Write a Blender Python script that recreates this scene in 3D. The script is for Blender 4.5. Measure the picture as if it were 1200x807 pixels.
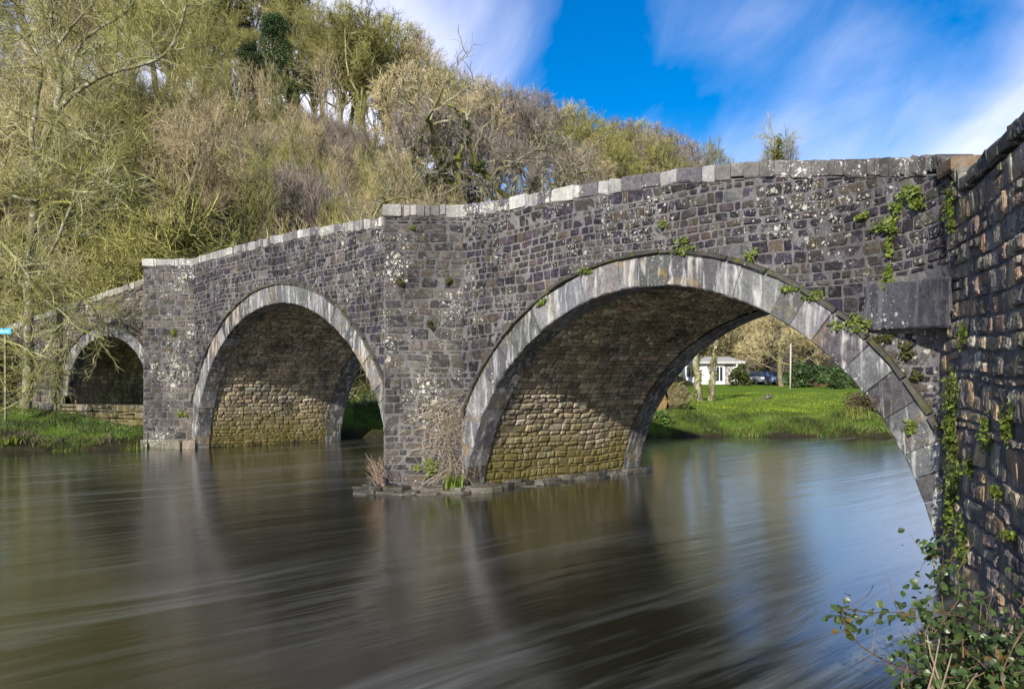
import bpy, math, random
import numpy as np
from mathutils import Vector

for o in list(bpy.data.objects): bpy.data.objects.remove(o)
SC = bpy.context.scene
COL = SC.collection
R = math.radians

# ------------------------------------------------------------------ camera
F_PX, HZ, CAMZ = 981.0, 446.0, 2.0          # focal length and horizon row in photograph pixels, eye height
cam = bpy.data.cameras.new('camera')
cam.sensor_width = 36.0
cam.lens = F_PX / 1200 * 36
cam.shift_y = (HZ - 403.5) / 1200
cam.clip_start, cam.clip_end = 0.1, 3000
co = bpy.data.objects.new('camera', cam); COL.objects.link(co)
co.location = (0, 0, CAMZ); co.rotation_euler = (R(90), 0, 0)
SC.camera = co

# ------------------------------------------------------------------ light and sky
SUN_AZ = math.atan2(-0.34, -0.94)
SUN_EL = R(23.5)
S = Vector((math.sin(SUN_AZ) * math.cos(SUN_EL), math.cos(SUN_AZ) * math.cos(SUN_EL), math.sin(SUN_EL)))
sl = bpy.data.lights.new('sun', 'SUN'); sl.energy = 4.6; sl.angle = R(0.6); sl.color = (1.0, 0.94, 0.84)
so = bpy.data.objects.new('sun', sl); COL.objects.link(so)
so.rotation_euler = (-S).to_track_quat('-Z', 'Y').to_euler()
so.location = (0, 0, 60)

world = bpy.data.worlds.new('World'); SC.world = world; world.use_nodes = True


class NT:
    """small helper round a node tree"""
    def __init__(s, nt): s.nt = nt; s.n = nt.nodes; s.l = nt.links
    def new(s, t, **kw):
        nd = s.n.new(t)
        for k, v in kw.items():
            if k.startswith('i_'):
                key = k[2:]
                key = int(key) if key.isdigit() else key.replace('_', ' ')
                s.put(nd.inputs[key], v)
            else: setattr(nd, k, v)
        return nd
    def put(s, sock, v):
        if isinstance(v, bpy.types.NodeSocket): s.l.new(v, sock)
        else: sock.default_value = v
    def math(s, op, a, b=0.0, c=None, clamp=False):
        nd = s.n.new('ShaderNodeMath'); nd.operation = op; nd.use_clamp = clamp
        s.put(nd.inputs[0], a); s.put(nd.inputs[1], b)
        if c is not None: s.put(nd.inputs[2], c)
        return nd.outputs[0]
    def mix(s, f, a, b, mode='MIX'):
        nd = s.n.new('ShaderNodeMix'); nd.data_type = 'RGBA'; nd.blend_type = mode
        s.put(nd.inputs[0], f); s.put(nd.inputs[6], a); s.put(nd.inputs[7], b)
        return nd.outputs[2]
    def ramp(s, f, stops, interp='LINEAR'):
        nd = s.n.new('ShaderNodeValToRGB'); cr = nd.color_ramp; cr.interpolation = interp
        while len(cr.elements) < len(stops): cr.elements.new(0.5)
        for e, (p, c) in zip(cr.elements, stops):
            e.position = p
            e.color = (c, c, c, 1) if isinstance(c, (int, float)) else (*c, 1)
        s.put(nd.inputs[0], f)
        return nd.outputs[0]
    def noise(s, vec, scale, detail=4.0, rough=0.55, dist=0.0):
        nd = s.n.new('ShaderNodeTexNoise'); s.put(nd.inputs['Vector'], vec)
        nd.inputs['Scale'].default_value = scale; nd.inputs['Detail'].default_value = detail
        nd.inputs['Roughness'].default_value = rough; nd.inputs['Distortion'].default_value = dist
        return nd.outputs[0]
    def voro(s, vec, scale, feature='F1', rnd=1.0, out='Distance'):
        nd = s.n.new('ShaderNodeTexVoronoi'); nd.feature = feature; s.put(nd.inputs['Vector'], vec)
        nd.inputs['Scale'].default_value = scale; nd.inputs['Randomness'].default_value = rnd
        return nd.outputs[out]
    def mapping(s, vec, scale=(1, 1, 1), rot=(0, 0, 0), loc=(0, 0, 0)):
        nd = s.n.new('ShaderNodeMapping'); s.put(nd.inputs[0], vec)
        nd.inputs['Scale'].default_value = scale; nd.inputs['Rotation'].default_value = rot
        nd.inputs['Location'].default_value = loc
        return nd.outputs[0]


def build_sky():
    w = NT(world.node_tree); w.n.clear()
    tc = w.new('ShaderNodeTexCoord').outputs['Generated']
    sky = w.new('ShaderNodeTexSky', sky_type='NISHITA')
    sky.sun_disc = False; sky.sun_elevation = SUN_EL; sky.sun_rotation = SUN_AZ
    sky.air_density = 1.0; sky.dust_density = 0.3; sky.ozone_density = 2.0
    hs = w.new('ShaderNodeHueSaturation'); hs.inputs['Saturation'].default_value = 1.6
    hs.inputs['Value'].default_value = 0.78; hs.inputs['Hue'].default_value = 0.512
    w.put(hs.inputs['Color'], sky.outputs[0])
    # soft streaked cloud: a drifting bank low down, banks to the left and right of the valley, plus unseen cloud added behind the camera as fill light
    sep = w.new('ShaderNodeSeparateXYZ'); w.put(sep.inputs[0], tc)
    x, y, z = sep.outputs
    r1 = w.mapping(tc, rot=(0, R(52), 0))
    n1 = w.noise(w.mapping(r1, scale=(1.8, 2.2, 3.6), loc=(0.6, 0, 0.3)), 1.5, 6, 0.5, 0.7)
    n2 = w.noise(w.mapping(r1, scale=(3.0, 4, 6.5), loc=(2.3, 0, 1.1)), 2.0, 7, 0.58, 1.0)
    n = w.math('ADD', w.math('MULTIPLY', n1, 0.74), w.math('MULTIPLY', n2, 0.26))
    def bank(px, py, inner, outer, amt):
        c = Vector(((px - 600) / F_PX, 1.0, (HZ - py) / F_PX)).normalized()
        dp = w.new('ShaderNodeVectorMath', operation='DOT_PRODUCT', i_0=tc); dp.inputs[1].default_value = c
        k = w.new('ShaderNodeMapRange', interpolation_type='SMOOTHSTEP')
        w.put(k.inputs[0], dp.outputs['Value']); k.inputs[1].default_value = math.cos(outer); k.inputs[2].default_value = math.cos(inner)
        k.inputs[3].default_value = 0; k.inputs[4].default_value = amt
        return k.outputs[0]
    d = w.math('ADD', n, w.math('MULTIPLY', w.math('SUBTRACT', 0.31, z, clamp=True), 1.0))
    for b in ((880, 95, 0.0, 0.17, 0.07), (1170, 120, 0.0, 0.24, 0.22), (300, 80, 0.05, 0.36, 0.5), (1045, 60, 0.0, 0.13, -0.15), (690, 0, 0.0, 0.34, -0.11)):
        d = w.math('ADD', d, bank(*b))
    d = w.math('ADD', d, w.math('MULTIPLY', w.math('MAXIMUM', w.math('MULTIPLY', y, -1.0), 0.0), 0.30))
    cov = w.ramp(d, [(0.45, 0.0), (0.58, 0.13), (0.76, 0.42), (1.02, 0.95)], 'LINEAR')
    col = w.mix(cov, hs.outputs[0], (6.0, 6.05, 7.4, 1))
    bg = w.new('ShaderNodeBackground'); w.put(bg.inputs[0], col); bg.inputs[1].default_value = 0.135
    out = w.new('ShaderNodeOutputWorld'); w.l.new(bg.outputs[0], out.inputs[0])


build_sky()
SC.view_settings.view_transform = 'Standard'
SC.view_settings.look = 'None'
SC.view_settings.exposure = 0.55
SC.view_settings.gamma = 1.0
SC.render.engine = 'CYCLES'
SC.cycles.max_bounces = 6
SC.cycles.diffuse_bounces = 3
SC.cycles.transparent_max_bounces = 8


# ------------------------------------------------------------------ mesh helpers
class MB:
    def __init__(s): s.V = []; s.F = []; s.C = []; s.n = 0
    def add(s, v, f, c=(1, 1, 1)):
        v = np.asarray(v, float)
        s.V.append(v)
        n = s.n
        s.F.extend([tuple(i + n for i in q) for q in f])
        c = np.asarray(c, float)
        s.C.append(np.broadcast_to(c, (len(v), 3)) if c.ndim == 1 else c)
        s.n += len(v)
    def mesh(s, name, mat, smooth=False):
        me = bpy.data.meshes.new(name)
        v = np.concatenate(s.V) if s.V else np.zeros((0, 3))
        me.from_pydata(v.tolist(), [], s.F)
        c = np.concatenate(s.C) if s.C else np.zeros((0, 3))
        at = me.color_attributes.new('col', 'FLOAT_COLOR', 'POINT')
        at.data.foreach_set('color', np.c_[c, np.ones(len(c))].astype(np.float32).ravel())
        me.materials.append(mat)
        if smooth: me.polygons.foreach_set('use_smooth', [True] * len(me.polygons))
        me.update()
        return me
    def build(s, name, mat, parent=None, smooth=False):
        o = bpy.data.objects.new(name, s.mesh(name, mat, smooth)); COL.objects.link(o)
        if parent is not None: o.parent = parent
        return o


def tag(o, label=None, cat=None, group=None, kind=None):
    if label: o['label'] = label
    if cat: o['category'] = cat
    if group: o['group'] = group
    if kind: o['kind'] = kind
    return o


def empty(name, loc=(0, 0, 0), rz=0.0):
    o = bpy.data.objects.new(name, None); COL.objects.link(o)
    o.location = loc; o.rotation_euler = (0, 0, rz); o.empty_display_size = 0.3
    return o


def copy_tree(o, parent=None):
    c = o.copy(); COL.objects.link(c)
    if parent is not None: c.parent = parent
    for ch in list(o.children): copy_tree(ch, c)
    return c


def at(px, D, py=None, z=None):
    x = (px - 600) / F_PX * D
    if z is None: z = CAMZ - ((py if py is not None else HZ) - HZ) / F_PX * D
    return np.array([x, D, z])


TB_CACHE = {}


def tube(mb, pts, rad, sides=5, c=(1, 1, 1), cap=False):
    pts = np.asarray(pts, float); n = len(pts)
    rad = np.broadcast_to(np.asarray(rad, float), (n,))
    t = np.gradient(pts, axis=0)
    t /= np.linalg.norm(t, axis=1)[:, None] + 1e-9
    up = np.array([0.31, 0.17, 0.93]) if abs(t[:, 2].mean()) < 0.8 else np.array([0.95, 0.3, 0.1])
    a = np.cross(t, up); a /= np.linalg.norm(a, axis=1)[:, None] + 1e-9
    b = np.cross(t, a)
    th = np.arange(sides) * 2 * np.pi / sides
    v = pts[:, None] + rad[:, None, None] * (a[:, None] * np.cos(th)[None, :, None] + b[:, None] * np.sin(th)[None, :, None])
    key = (n, sides, cap)
    if key not in TB_CACHE:
        f = []
        for i in range(n - 1):
            for k in range(sides):
                k2 = (k + 1) % sides
                f.append((i * sides + k, i * sides + k2, (i + 1) * sides + k2, (i + 1) * sides + k))
        if cap: f.append(tuple(range(sides))[::-1]); f.append(tuple((n - 1) * sides + k for k in range(sides)))
        TB_CACHE[key] = f
    mb.add(v.reshape(-1, 3), TB_CACHE[key], c)


def box(mb, p0, p1, c=(1, 1, 1), fn=None, bev=0.0):
    x0, y0, z0 = p0; x1, y1, z1 = p1
    if bev:
        # chamfered box: three rings of eight points
        pts = []
        for z, i in ((z0, bev), (z0 + bev, 0), (z1 - bev, 0), (z1, bev)):
            pts += [(x0 + i + bev * 0, y0 + i, z), (x1 - i, y0 + i, z), (x1 - i, y1 - i, z), (x0 + i, y1 - i, z)]
        f = [(3, 2, 1, 0), (12, 13, 14, 15)]
        for k in range(3):
            for j in range(4):
                f.append((k * 4 + j, k * 4 + (j + 1) % 4, k * 4 + 4 + (j + 1) % 4, k * 4 + 4 + j))
    else:
        pts = [(x0, y0, z0), (x1, y0, z0), (x1, y1, z0), (x0, y1, z0), (x0, y0, z1), (x1, y0, z1), (x1, y1, z1), (x0, y1, z1)]
        f = [(3, 2, 1, 0), (4, 5, 6, 7), (0, 1, 5, 4), (1, 2, 6, 5), (2, 3, 7, 6), (3, 0, 4, 7)]
    if fn: pts = [fn(*p) for p in pts]
    mb.add(pts, f, c)


# ------------------------------------------------------------------ materials
def mat_new(name):
    m = bpy.data.materials.new(name); m.use_nodes = True
    w = NT(m.node_tree)
    bs = w.n['Principled BSDF']
    return m, w, bs


def mat_stone(name, lichen=0.5, spot=(0.62, 0.62, 0.56), moss=0.0, rough=0.85, streak=0.0, algae=0.0, yellow=0.0, bump=0.5, damp=0.0):
    m, w, bs = mat_new(name)
    pos = w.new('ShaderNodeNewGeometry').outputs['Position']
    col = w.new('ShaderNodeAttribute', attribute_name='col').outputs['Color']
    n1 = w.noise(pos, 3.2, 6, 0.65)
    n2 = w.noise(pos, 22.0, 5, 0.7)
    n3 = w.noise(pos, 90.0, 3, 0.7)
    var = w.math('ADD', w.math('MULTIPLY', n2, 1.5), w.math('ADD', w.math('MULTIPLY', n3, 0.7), w.math('MULTIPLY', n1, 0.5)))
    c = w.mix(1.0, col, w.ramp(w.math('MULTIPLY', var, 0.37), [(0.22, 0.25), (0.48, 0.85), (0.62, 1.35), (0.8, 2.2)]), 'MULTIPLY')
    st = w.noise(w.mapping(pos, scale=(1.0, 1.0, 0.55)), 0.9, 6, 0.62, 0.4)
    c = w.mix(1.0, c, w.ramp(st, [(0.30, (0.42, 0.40, 0.42)), (0.48, (0.85, 0.85, 0.87)), (0.62, (1.12, 1.10, 1.05)), (0.75, (1.35, 1.28, 1.15))]), 'MULTIPLY')
    # grey crusty bloom
    c = w.mix(w.math('MULTIPLY', w.ramp(w.noise(pos, 9.0, 8, 0.72), [(0.50, 0), (0.66, 1)]), 0.28 * lichen), c, (0.27, 0.26, 0.24, 1))
    if damp:
        c = w.mix(w.math('MULTIPLY', w.ramp(w.noise(w.mapping(pos, scale=(1.6, 1.6, 0.5)), 1.1, 6, 0.6, 0.5), [(0.47, 0), (0.62, 1)]), damp), c,
                  (0.012, 0.011, 0.009, 1))
    if streak:
        ms = w.mapping(pos, scale=(5.0, 5.0, 0.7))
        c = w.mix(w.math('MULTIPLY', w.ramp(w.noise(ms, 1.8, 6, 0.6, 0.4), [(0.52, 0), (0.66, 1)]), streak), c, (0.62, 0.61, 0.57, 1))
        c = w.mix(w.math('MULTIPLY', w.ramp(w.noise(ms, 1.3, 5, 0.6, 0.8), [(0.55, 0), (0.66, 1)]), streak * 0.75), c, (0.05, 0.055, 0.065, 1))
    if algae:
        z = w.new('ShaderNodeSeparateXYZ', i_0=pos).outputs[2]
        zz = w.math('ADD', z, w.math('MULTIPLY', w.noise(w.mapping(pos, scale=(2, 2, 0.6)), 1.3, 6, 0.7), -2.6))
        k = w.ramp(w.math('MULTIPLY_ADD', zz, -0.35, 0.4), [(0.35, 0), (0.72, 1)])
        c = w.mix(w.math('MULTIPLY', k, algae), c, w.mix(n2, (0.055, 0.052, 0.012, 1), (0.20, 0.165, 0.03, 1)))
        kd = w.ramp(w.math('MULTIPLY_ADD', z, -1.0, w.math('MULTIPLY', n1, 0.9)), [(0.25, 0), (0.55, 1)])
        c = w.mix(w.math('MULTIPLY', kd, 0.8), c, (0.014, 0.013, 0.008, 1))
    # lichen: rounded pale spots in drifts
    if lichen:
        wp = w.new('ShaderNodeVectorMath', operation='ADD', i_0=pos)
        nn = w.new('ShaderNodeTexNoise'); w.put(nn.inputs[0], pos); nn.inputs['Scale'].default_value = 14.0
        sc = w.new('ShaderNodeVectorMath', operation='SCALE', i_0=nn.outputs[1]); sc.inputs[3].default_value = 0.06
        w.put(wp.inputs[1], sc.outputs[0])
        pp = wp.outputs[0]
        dr = w.ramp(w.noise(pos, 1.05, 5, 0.65), [(0.44, 0.0), (0.62, 1.0)])
        for scale, th, amt in ((6.5, 0.2, 0.8), (14.0, 0.24, 0.85), (27.0, 0.26, 0.8), (48.0, 0.24, 0.7)):
            v = w.voro(pp, scale)
            thr = w.math('MULTIPLY', w.math('MULTIPLY_ADD', dr, 1.1, 0.08), th * (0.45 + lichen))
            k = w.ramp(w.math('MULTIPLY_ADD', w.math('SUBTRACT', w.math('MULTIPLY_ADD', n2, 0.16, thr), w.math('ADD', v, 0.08)), 6.0, 0.5), [(0.35, 0), (0.8, 1)])
            rnd = w.new('ShaderNodeSeparateXYZ', i_0=w.voro(pp, scale, out='Color')).outputs[0]
            k = w.math('MULTIPLY', k, w.math('MULTIPLY', w.math('GREATER_THAN', rnd, 0.64), amt))
            tint = w.mix(w.ramp(n1, [(0.42, 0), (0.6, 1)]), (spot[0] * 0.62, spot[1] * 0.60, spot[2] * 0.52, 1), (*spot, 1))
            c = w.mix(k, c, w.mix(n2, w.mix(0.5, tint, (0.2, 0.2, 0.18, 1)), tint))
    if yellow:
        k = w.math('MULTIPLY', w.ramp(w.noise(pos, 2.6, 5, 0.7), [(0.56, 0), (0.66, 1)]), yellow)
        c = w.mix(k, c, w.mix(n2, (0.16, 0.10, 0.02, 1), (0.45, 0.30, 0.08, 1)))
    if moss:
        k = w.math('MULTIPLY', w.ramp(w.noise(pos, 4.2, 6, 0.7), [(0.54, 0), (0.63, 1)]), moss)
        c = w.mix(k, c, w.mix(n2, (0.028, 0.03, 0.008, 1), (0.11, 0.11, 0.02, 1)))
    w.put(bs.inputs['Base Color'], c)
    bs.inputs['Roughness'].default_value = rough
    bs.inputs['Specular IOR Level'].default_value = 0.3
    h = w.math('ADD', w.math('MULTIPLY', n2, 0.6), w.math('MULTIPLY', n3, 0.35))
    b = w.new('ShaderNodeBump'); b.inputs['Strength'].default_value = bump; b.inputs['Distance'].default_value = 0.03
    w.put(b.inputs['Height'], h); w.l.new(b.outputs[0], bs.inputs['Normal'])
    return m


def mat_bark(name, c1, c2, lich=0.5, lichcol=(0.42, 0.43, 0.36), moss=0.0, scale=6.0):
    m, w, bs = mat_new(name)
    tcn = w.new('ShaderNodeTexCoord'); pos = tcn.outputs['Object']
    col = w.new('ShaderNodeAttribute', attribute_name='col').outputs['Color']
    n1 = w.noise(w.mapping(pos, scale=(1, 1, 0.45)), scale, 5, 0.65)
    c = w.mix(n1, (*c1, 1), (*c2, 1))
    c = w.mix(w.math('MULTIPLY', w.ramp(w.noise(pos, scale * 0.55, 6, 0.7), [(0.48, 0), (0.6, 1)]), lich), c, (*lichcol, 1))
    if moss:
        c = w.mix(w.math('MULTIPLY', w.ramp(w.noise(pos, scale * 0.3, 5, 0.65), [(0.42, 0), (0.56, 1)]), moss), c,
                  w.mix(n1, (0.06, 0.075, 0.012, 1), (0.22, 0.22, 0.035, 1)))
    c = w.mix(1.0, c, col, 'MULTIPLY')
    oi = w.new('ShaderNodeObjectInfo')
    c = w.mix(1.0, c, w.ramp(oi.outputs['Random'], [(0, (0.78, 0.76, 0.72)), (0.5, (1.0, 0.97, 0.95)), (1, (1.18, 1.16, 1.0))]), 'MULTIPLY')
    w.put(bs.inputs['Base Color'], c)
    bs.inputs['Roughness'].default_value = 0.9; bs.inputs['Specular IOR Level'].default_value = 0.15
    return m


def mat_leaf(name, c1, c2, rough=0.5, trans=0.25, scale=3.0):
    m, w, bs = mat_new(name)
    pos = w.new('ShaderNodeTexCoord').outputs['Object']
    col = w.new('ShaderNodeAttribute', attribute_name='col').outputs['Color']
    c = w.mix(w.noise(pos, scale, 3, 0.6), (*c1, 1), (*c2, 1))
    c = w.mix(1.0, c, col, 'MULTIPLY')
    w.put(bs.inputs['Base Color'], c)
    bs.inputs['Roughness'].default_value = rough
    bs.inputs['Specular IOR Level'].default_value = 0.35
    tr = w.new('ShaderNodeBsdfTranslucent'); w.put(tr.inputs[0], c)
    mx = w.new('ShaderNodeMixShader'); mx.inputs[0].default_value = trans
    w.l.new(bs.outputs[0], mx.inputs[1]); w.l.new(tr.outputs[0], mx.inputs[2])
    w.l.new(mx.outputs[0], w.n['Material Output'].inputs[0])
    return m


def mat_plain(name, c, rough=0.6, metal=0.0, var=0.25, scale=8.0):
    m, w, bs = mat_new(name)
    pos = w.new('ShaderNodeTexCoord').outputs['Object']
    n = w.noise(pos, scale, 5, 0.6)
    w.put(bs.inputs['Base Color'], w.mix(n, (*[q * (1 - var) for q in c], 1), (*[min(1, q * (1 + var)) for q in c], 1)))
    bs.inputs['Roughness'].default_value = rough; bs.inputs['Metallic'].default_value = metal
    return m


M = {}
M['wall'] = mat_stone('dark_rubble_stone', lichen=0.85, moss=0.3)
M['cut'] = mat_stone('grey_brown_stone', lichen=1.25, moss=0.35)
M['wing'] = mat_stone('brown_rubble_stone', lichen=0.9, moss=0.4, streak=0.0)
M['mortar'] = mat_stone('lime_mortar', lichen=0.3, bump=0.6)
M['ring'] = mat_stone('dressed_arch_stone', lichen=0.7, streak=0.6, yellow=0.5, bump=0.5)
M['hood'] = mat_stone('mossy_hood_stone', lichen=0.2, moss=1.0)
M['barrel'] = mat_stone('vault_stone', lichen=0.25, streak=0.35, algae=0.85, yellow=0.25, damp=0.38)
M['cope'] = mat_stone('lichened_coping_stone', lichen=1.1, spot=(0.72, 0.72, 0.66), yellow=0.15)
M['foot'] = mat_stone('wet_footing_stone', lichen=0.3, moss=0.4, rough=0.5)
M['slab'] = mat_stone('slate_slab', lichen=0.6, streak=0.12, rough=0.6, yellow=0.2)

# ------------------------------------------------------------------ bridge geometry (plan)
TH = 2.29946
d2 = np.array([math.cos(TH), math.sin(TH)])          # along the face, from the right corner to the left bank
n2_ = np.array([math.sin(TH), -math.cos(TH)])        # into the bridge, away from the camera
O2 = np.array([4.681, 9.049])
W = 4.86
WD = np.array([-0.297, -0.955])                      # wing wall runs back towards the camera
WN = np.array([-0.955, 0.297])                       # its face looks over the water
C2 = O2 + 0.03 * d2
ARCH = [dict(c=4.171, a=4.171, b=3.949, zc=-0.587), dict(c=15.90, a=5.266, b=4.339, zc=-0.413)]
T_RING = 0.46
ZT_S = [-6, -0.9, -0.2, 1.0, 2.14, 3.47, 5.07, 7.03, 8.31, 11.2, 14.7, 17.5, 20.4, 21.2, 23.8]
ZT_Z = [3.93, 3.97, 4.36, 4.59, 4.80, 4.95, 5.05, 5.12, 5.20, 5.39, 5.59, 5.64, 5.66, 5.62, 5.45]


def ztop(s): return float(np.interp(s, ZT_S, ZT_Z))


class Path:
    """plan polyline with outward normals, addressed by arc length measured like s on the main face"""
    def __init__(s, pts, s_end):
        s.p = np.array(pts); L = np.r_[0, np.cumsum(np.linalg.norm(np.diff(s.p, axis=0), axis=1))]
        s.u = L - L[-1] + s_end
    def pos(s, u):
        return np.array([np.interp(u, s.u, s.p[:, 0]), np.interp(u, s.u, s.p[:, 1])]).T
    def nrm(s, u):
        e = 0.06
        t = s.pos(np.asarray(u) + e) - s.pos(np.asarray(u) - e)
        t = t / (np.linalg.norm(t, axis=-1)[..., None] + 1e-9)
        return np.stack([-t[..., 1] * -1, t[..., 0] * -1], -1) * -1      # towards the river side


S_END = 23.7
P1 = C2 + 0.95 * d2; P2 = C2 + 0.85 * WD
tt = np.linspace(0, 1, 14)[:, None]
bez = (1 - tt) ** 2 * P2 + 2 * tt * (1 - tt) * C2 + tt ** 2 * P1
PATH_UP = Path([C2 + 6.5 * WD] + list(bez) + [O2 + S_END * d2], S_END)
PATH_LO = Path([C2 + 6.5 * WD, C2, O2 + S_END * d2], S_END)
# orientation check: the outward normal of the main face must be -n2_
_sg = np.sign((PATH_LO.nrm(np.array([5.0]))[0] * -n2_).sum())
_on = Path.nrm
Path.nrm = lambda s, u: _on(s, u) * _sg


def map_path(path):
    def f(u, v, h):
        u = np.asarray(u, float)
        p = path.pos(u) + path.nrm(u) * np.asarray(h)[..., None]
        return np.c_[p, v]
    return f


def map_line(p0, dr, nr):
    p0 = np.asarray(p0, float); dr = np.asarray(dr, float); nr = np.asarray(nr, float)
    def f(u, v, h):
        p = p0 + np.asarray(u)[..., None] * dr + np.asarray(h)[..., None] * nr
        return np.c_[p, v]
    return f


RNG = np.random.default_rng(7)
ST_A = np.linspace(0, 2 * np.pi, 12, endpoint=False) + np.pi / 12
ST_F = []
for _r in range(3):
    for _k in range(12):
        _k2 = (_k + 1) % 12
        ST_F.append((_r * 12 + _k, _r * 12 + _k2, _r * 12 + 12 + _k2, _r * 12 + 12 + _k))
for _k in range(12): ST_F.append((36 + _k, 36 + (_k + 1) % 12, 48))
_sq = np.c_[np.cos(ST_A), np.sin(ST_A)]
_sq = np.sign(_sq) * np.abs(_sq) ** 0.23
_sq /= np.abs(_sq).max()


def stone(mb, fmap, u0, u1, v0, v1, h, col, clip=None, wob=None, jit=0.10, flip=False):
    """one rubble stone: rounded, bulging outline standing proud of the mortar"""
    w, g = (u1 - u0) / 2, (v1 - v0) / 2
    q = _sq * (1 + RNG.normal(0, jit * 0.5, (12, 1))).clip(0.82, 1.06)
    sk = RNG.normal(0, 0.10)
    uu = (u0 + u1) / 2 + q[:, 0] * w + q[:, 1] * sk * g
    vv = (v0 + v1) / 2 + q[:, 1] * g + q[:, 0] * RNG.normal(0, 0.05) * min(w, 0.2)
    if wob is not None: vv = vv + wob(uu, vv)
    if clip is not None:
        uu, vv = clip(uu, vv)
        if uu is None or np.ptp(uu) < 0.03 or np.ptp(vv) < 0.03: return
    cu, cv = uu.mean(), vv.mean()
    m = min(w, g)
    e1 = 1 - 0.010 / max(m, 0.02); e2 = 1 - min(0.35, 0.045 / max(m, 0.02))
    tu, tv = RNG.normal(0, 0.12, 2)
    U = np.r_[uu, cu + (uu - cu) * e1, cu + (uu - cu) * e2, cu + (uu - cu) * 0.5, cu]
    Vv = np.r_[vv, cv + (vv - cv) * e1, cv + (vv - cv) * e2, cv + (vv - cv) * 0.5, cv]
    H = np.r_[np.full(12, -0.03), np.full(12, h * 0.7) + RNG.normal(0, 0.003, 12), h * (0.95 + RNG.normal(0, 0.12, 12)),
              h * (1.1 + RNG.normal(0, 0.16, 12)), h * 1.1]
    H[12:] += (tu * (U[12:] - cu) + tv * (Vv[12:] - cv)) * 0.5
    P = fmap(U, Vv, H)
    mb.add(P, ST_F, np.asarray(col))


def pick(pal):
    c = np.array(pal[RNG.integers(len(pal))]) * RNG.uniform(0.75, 1.3)
    return c * (1 + RNG.normal(0, 0.04, 3))


def courses(z0, z1, lo, hi):
    out = []; z = z0
    while z < z1 - lo * 0.5:
        h = RNG.uniform(lo, hi) if RNG.random() > 0.15 else RNG.uniform(lo * 0.6, lo)
        out.append((z, min(z + h, z1 + 0.1))); z += h
    return out


def field(mb, fmap, u0, u1, cs, pal, keep=None, clip=None, wob=None, wmin=0.14, wmax=0.46, joint=0.016, h=(0.015, 0.05), split=0.2):
    for (z0, z1) in cs:
        u = u0 - RNG.uniform(0, 0.1)
        hh = z1 - z0
        while u < u1:
            wd = RNG.uniform(wmin, wmax) * (0.75 + hh * 1.6)
            if RNG.random() < 0.12: wd *= 1.5
            ue = min(u + wd, u1 + 0.02)
            if u1 - ue < 0.08: ue = u1
            if ue - u > 0.05 and (keep is None or keep((u + ue) / 2, (z0 + z1) / 2)):
                j = joint * RNG.uniform(0.5, 1.3) / 2
                if hh > 0.17 and RNG.random() < split:
                    zm = z0 + hh * RNG.uniform(0.38, 0.62)
                    for a, b in ((z0, zm), (zm, z1)):
                        stone(mb, fmap, max(u, u0) + j, ue - j, a + j, b - j, RNG.uniform(*h), pick(pal), clip, wob)
                else:
                    stone(mb, fmap, max(u, u0) + j, ue - j, z0 + j, z1 - j, RNG.uniform(*h), pick(pal), clip, wob)
            u = ue


PAL_WALL = [(0.0316, 0.0243, 0.0369), (0.022, 0.0175, 0.0273), (0.0453, 0.0343, 0.0473), (0.0165, 0.0137, 0.0214), (0.0515, 0.0393, 0.0473), (0.0652, 0.0499, 0.0517), (0.0275, 0.0218, 0.0362), (0.0247, 0.0206, 0.0295)]
PAL_WALL += [(0.075, 0.058, 0.042), (0.016, 0.015, 0.018), (0.055, 0.05, 0.042), (0.09, 0.085, 0.08)]
PAL_CUT = [(0.0645, 0.0568, 0.0516), (0.0473, 0.0413, 0.043), (0.0903, 0.0774, 0.0654), (0.0327, 0.0292, 0.0327), (0.086, 0.0688, 0.0568), (0.0774, 0.0705, 0.0568)]
PAL_WING = [(0.2969, 0.2365, 0.171), (0.2138, 0.1847, 0.1539), (0.3562, 0.275, 0.19), (0.1544, 0.1375, 0.1283), (0.3444, 0.242, 0.1472), (0.3087, 0.2695, 0.2185)]
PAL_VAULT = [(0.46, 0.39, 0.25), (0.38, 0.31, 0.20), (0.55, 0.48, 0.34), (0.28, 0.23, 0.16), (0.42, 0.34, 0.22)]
MORTAR = (0.155, 0.147, 0.145)


def in_ring(u, v, k=0.0):
    for A in ARCH:
        a, b = A['a'] + T_RING + k, A['b'] + T_RING + k
        if v < A['zc']:
            if abs(u - A['c']) < a: return True
        elif ((u - A['c']) / a) ** 2 + ((v - A['zc']) / b) ** 2 < 1: return True
    return False


def clip_main(uu, vv):
    uu = uu.copy(); vv = vv.copy()
    for A in ARCH:
        a, b = A['a'] + T_RING, A['b'] + T_RING
        du, dv = uu - A['c'], vv - A['zc']
        q = np.where(dv > 0, np.hypot(du / a, dv / b), np.abs(du) / a)
        ins = (q < 1) & (q > 0.05)
        uu = np.where(ins, A['c'] + du / np.maximum(q, 0.05), uu)
        vv = np.where(ins & (dv > 0), A['zc'] + dv / np.maximum(q, 0.05), vv)
    top = np.array([ztop(x) for x in uu]) - 0.215
    if vv.min() > top.max() - 0.04: return None, None
    return uu, np.minimum(vv, top)


def wob_main(u, v): return 0.028 * np.sin(0.9 * u + 0.8 * v) + 0.02 * np.sin(2.3 * u - 1.4 * v + 1.0)


bridge = tag(empty('stone_bridge', (*O2, 0)), 'old rubble stone bridge with lichened parapet and three arches over the river', 'bridge')
BOFF = np.array([O2[0], O2[1], 0.0])


def bpart(mb, name, mat, parent=None, smooth=False):
    for i, v in enumerate(mb.V): mb.V[i] = v - BOFF
    return mb.build(name, mat, parent or bridge, smooth)


SLAB0, SLAB1 = 2.56, 3.07


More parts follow.
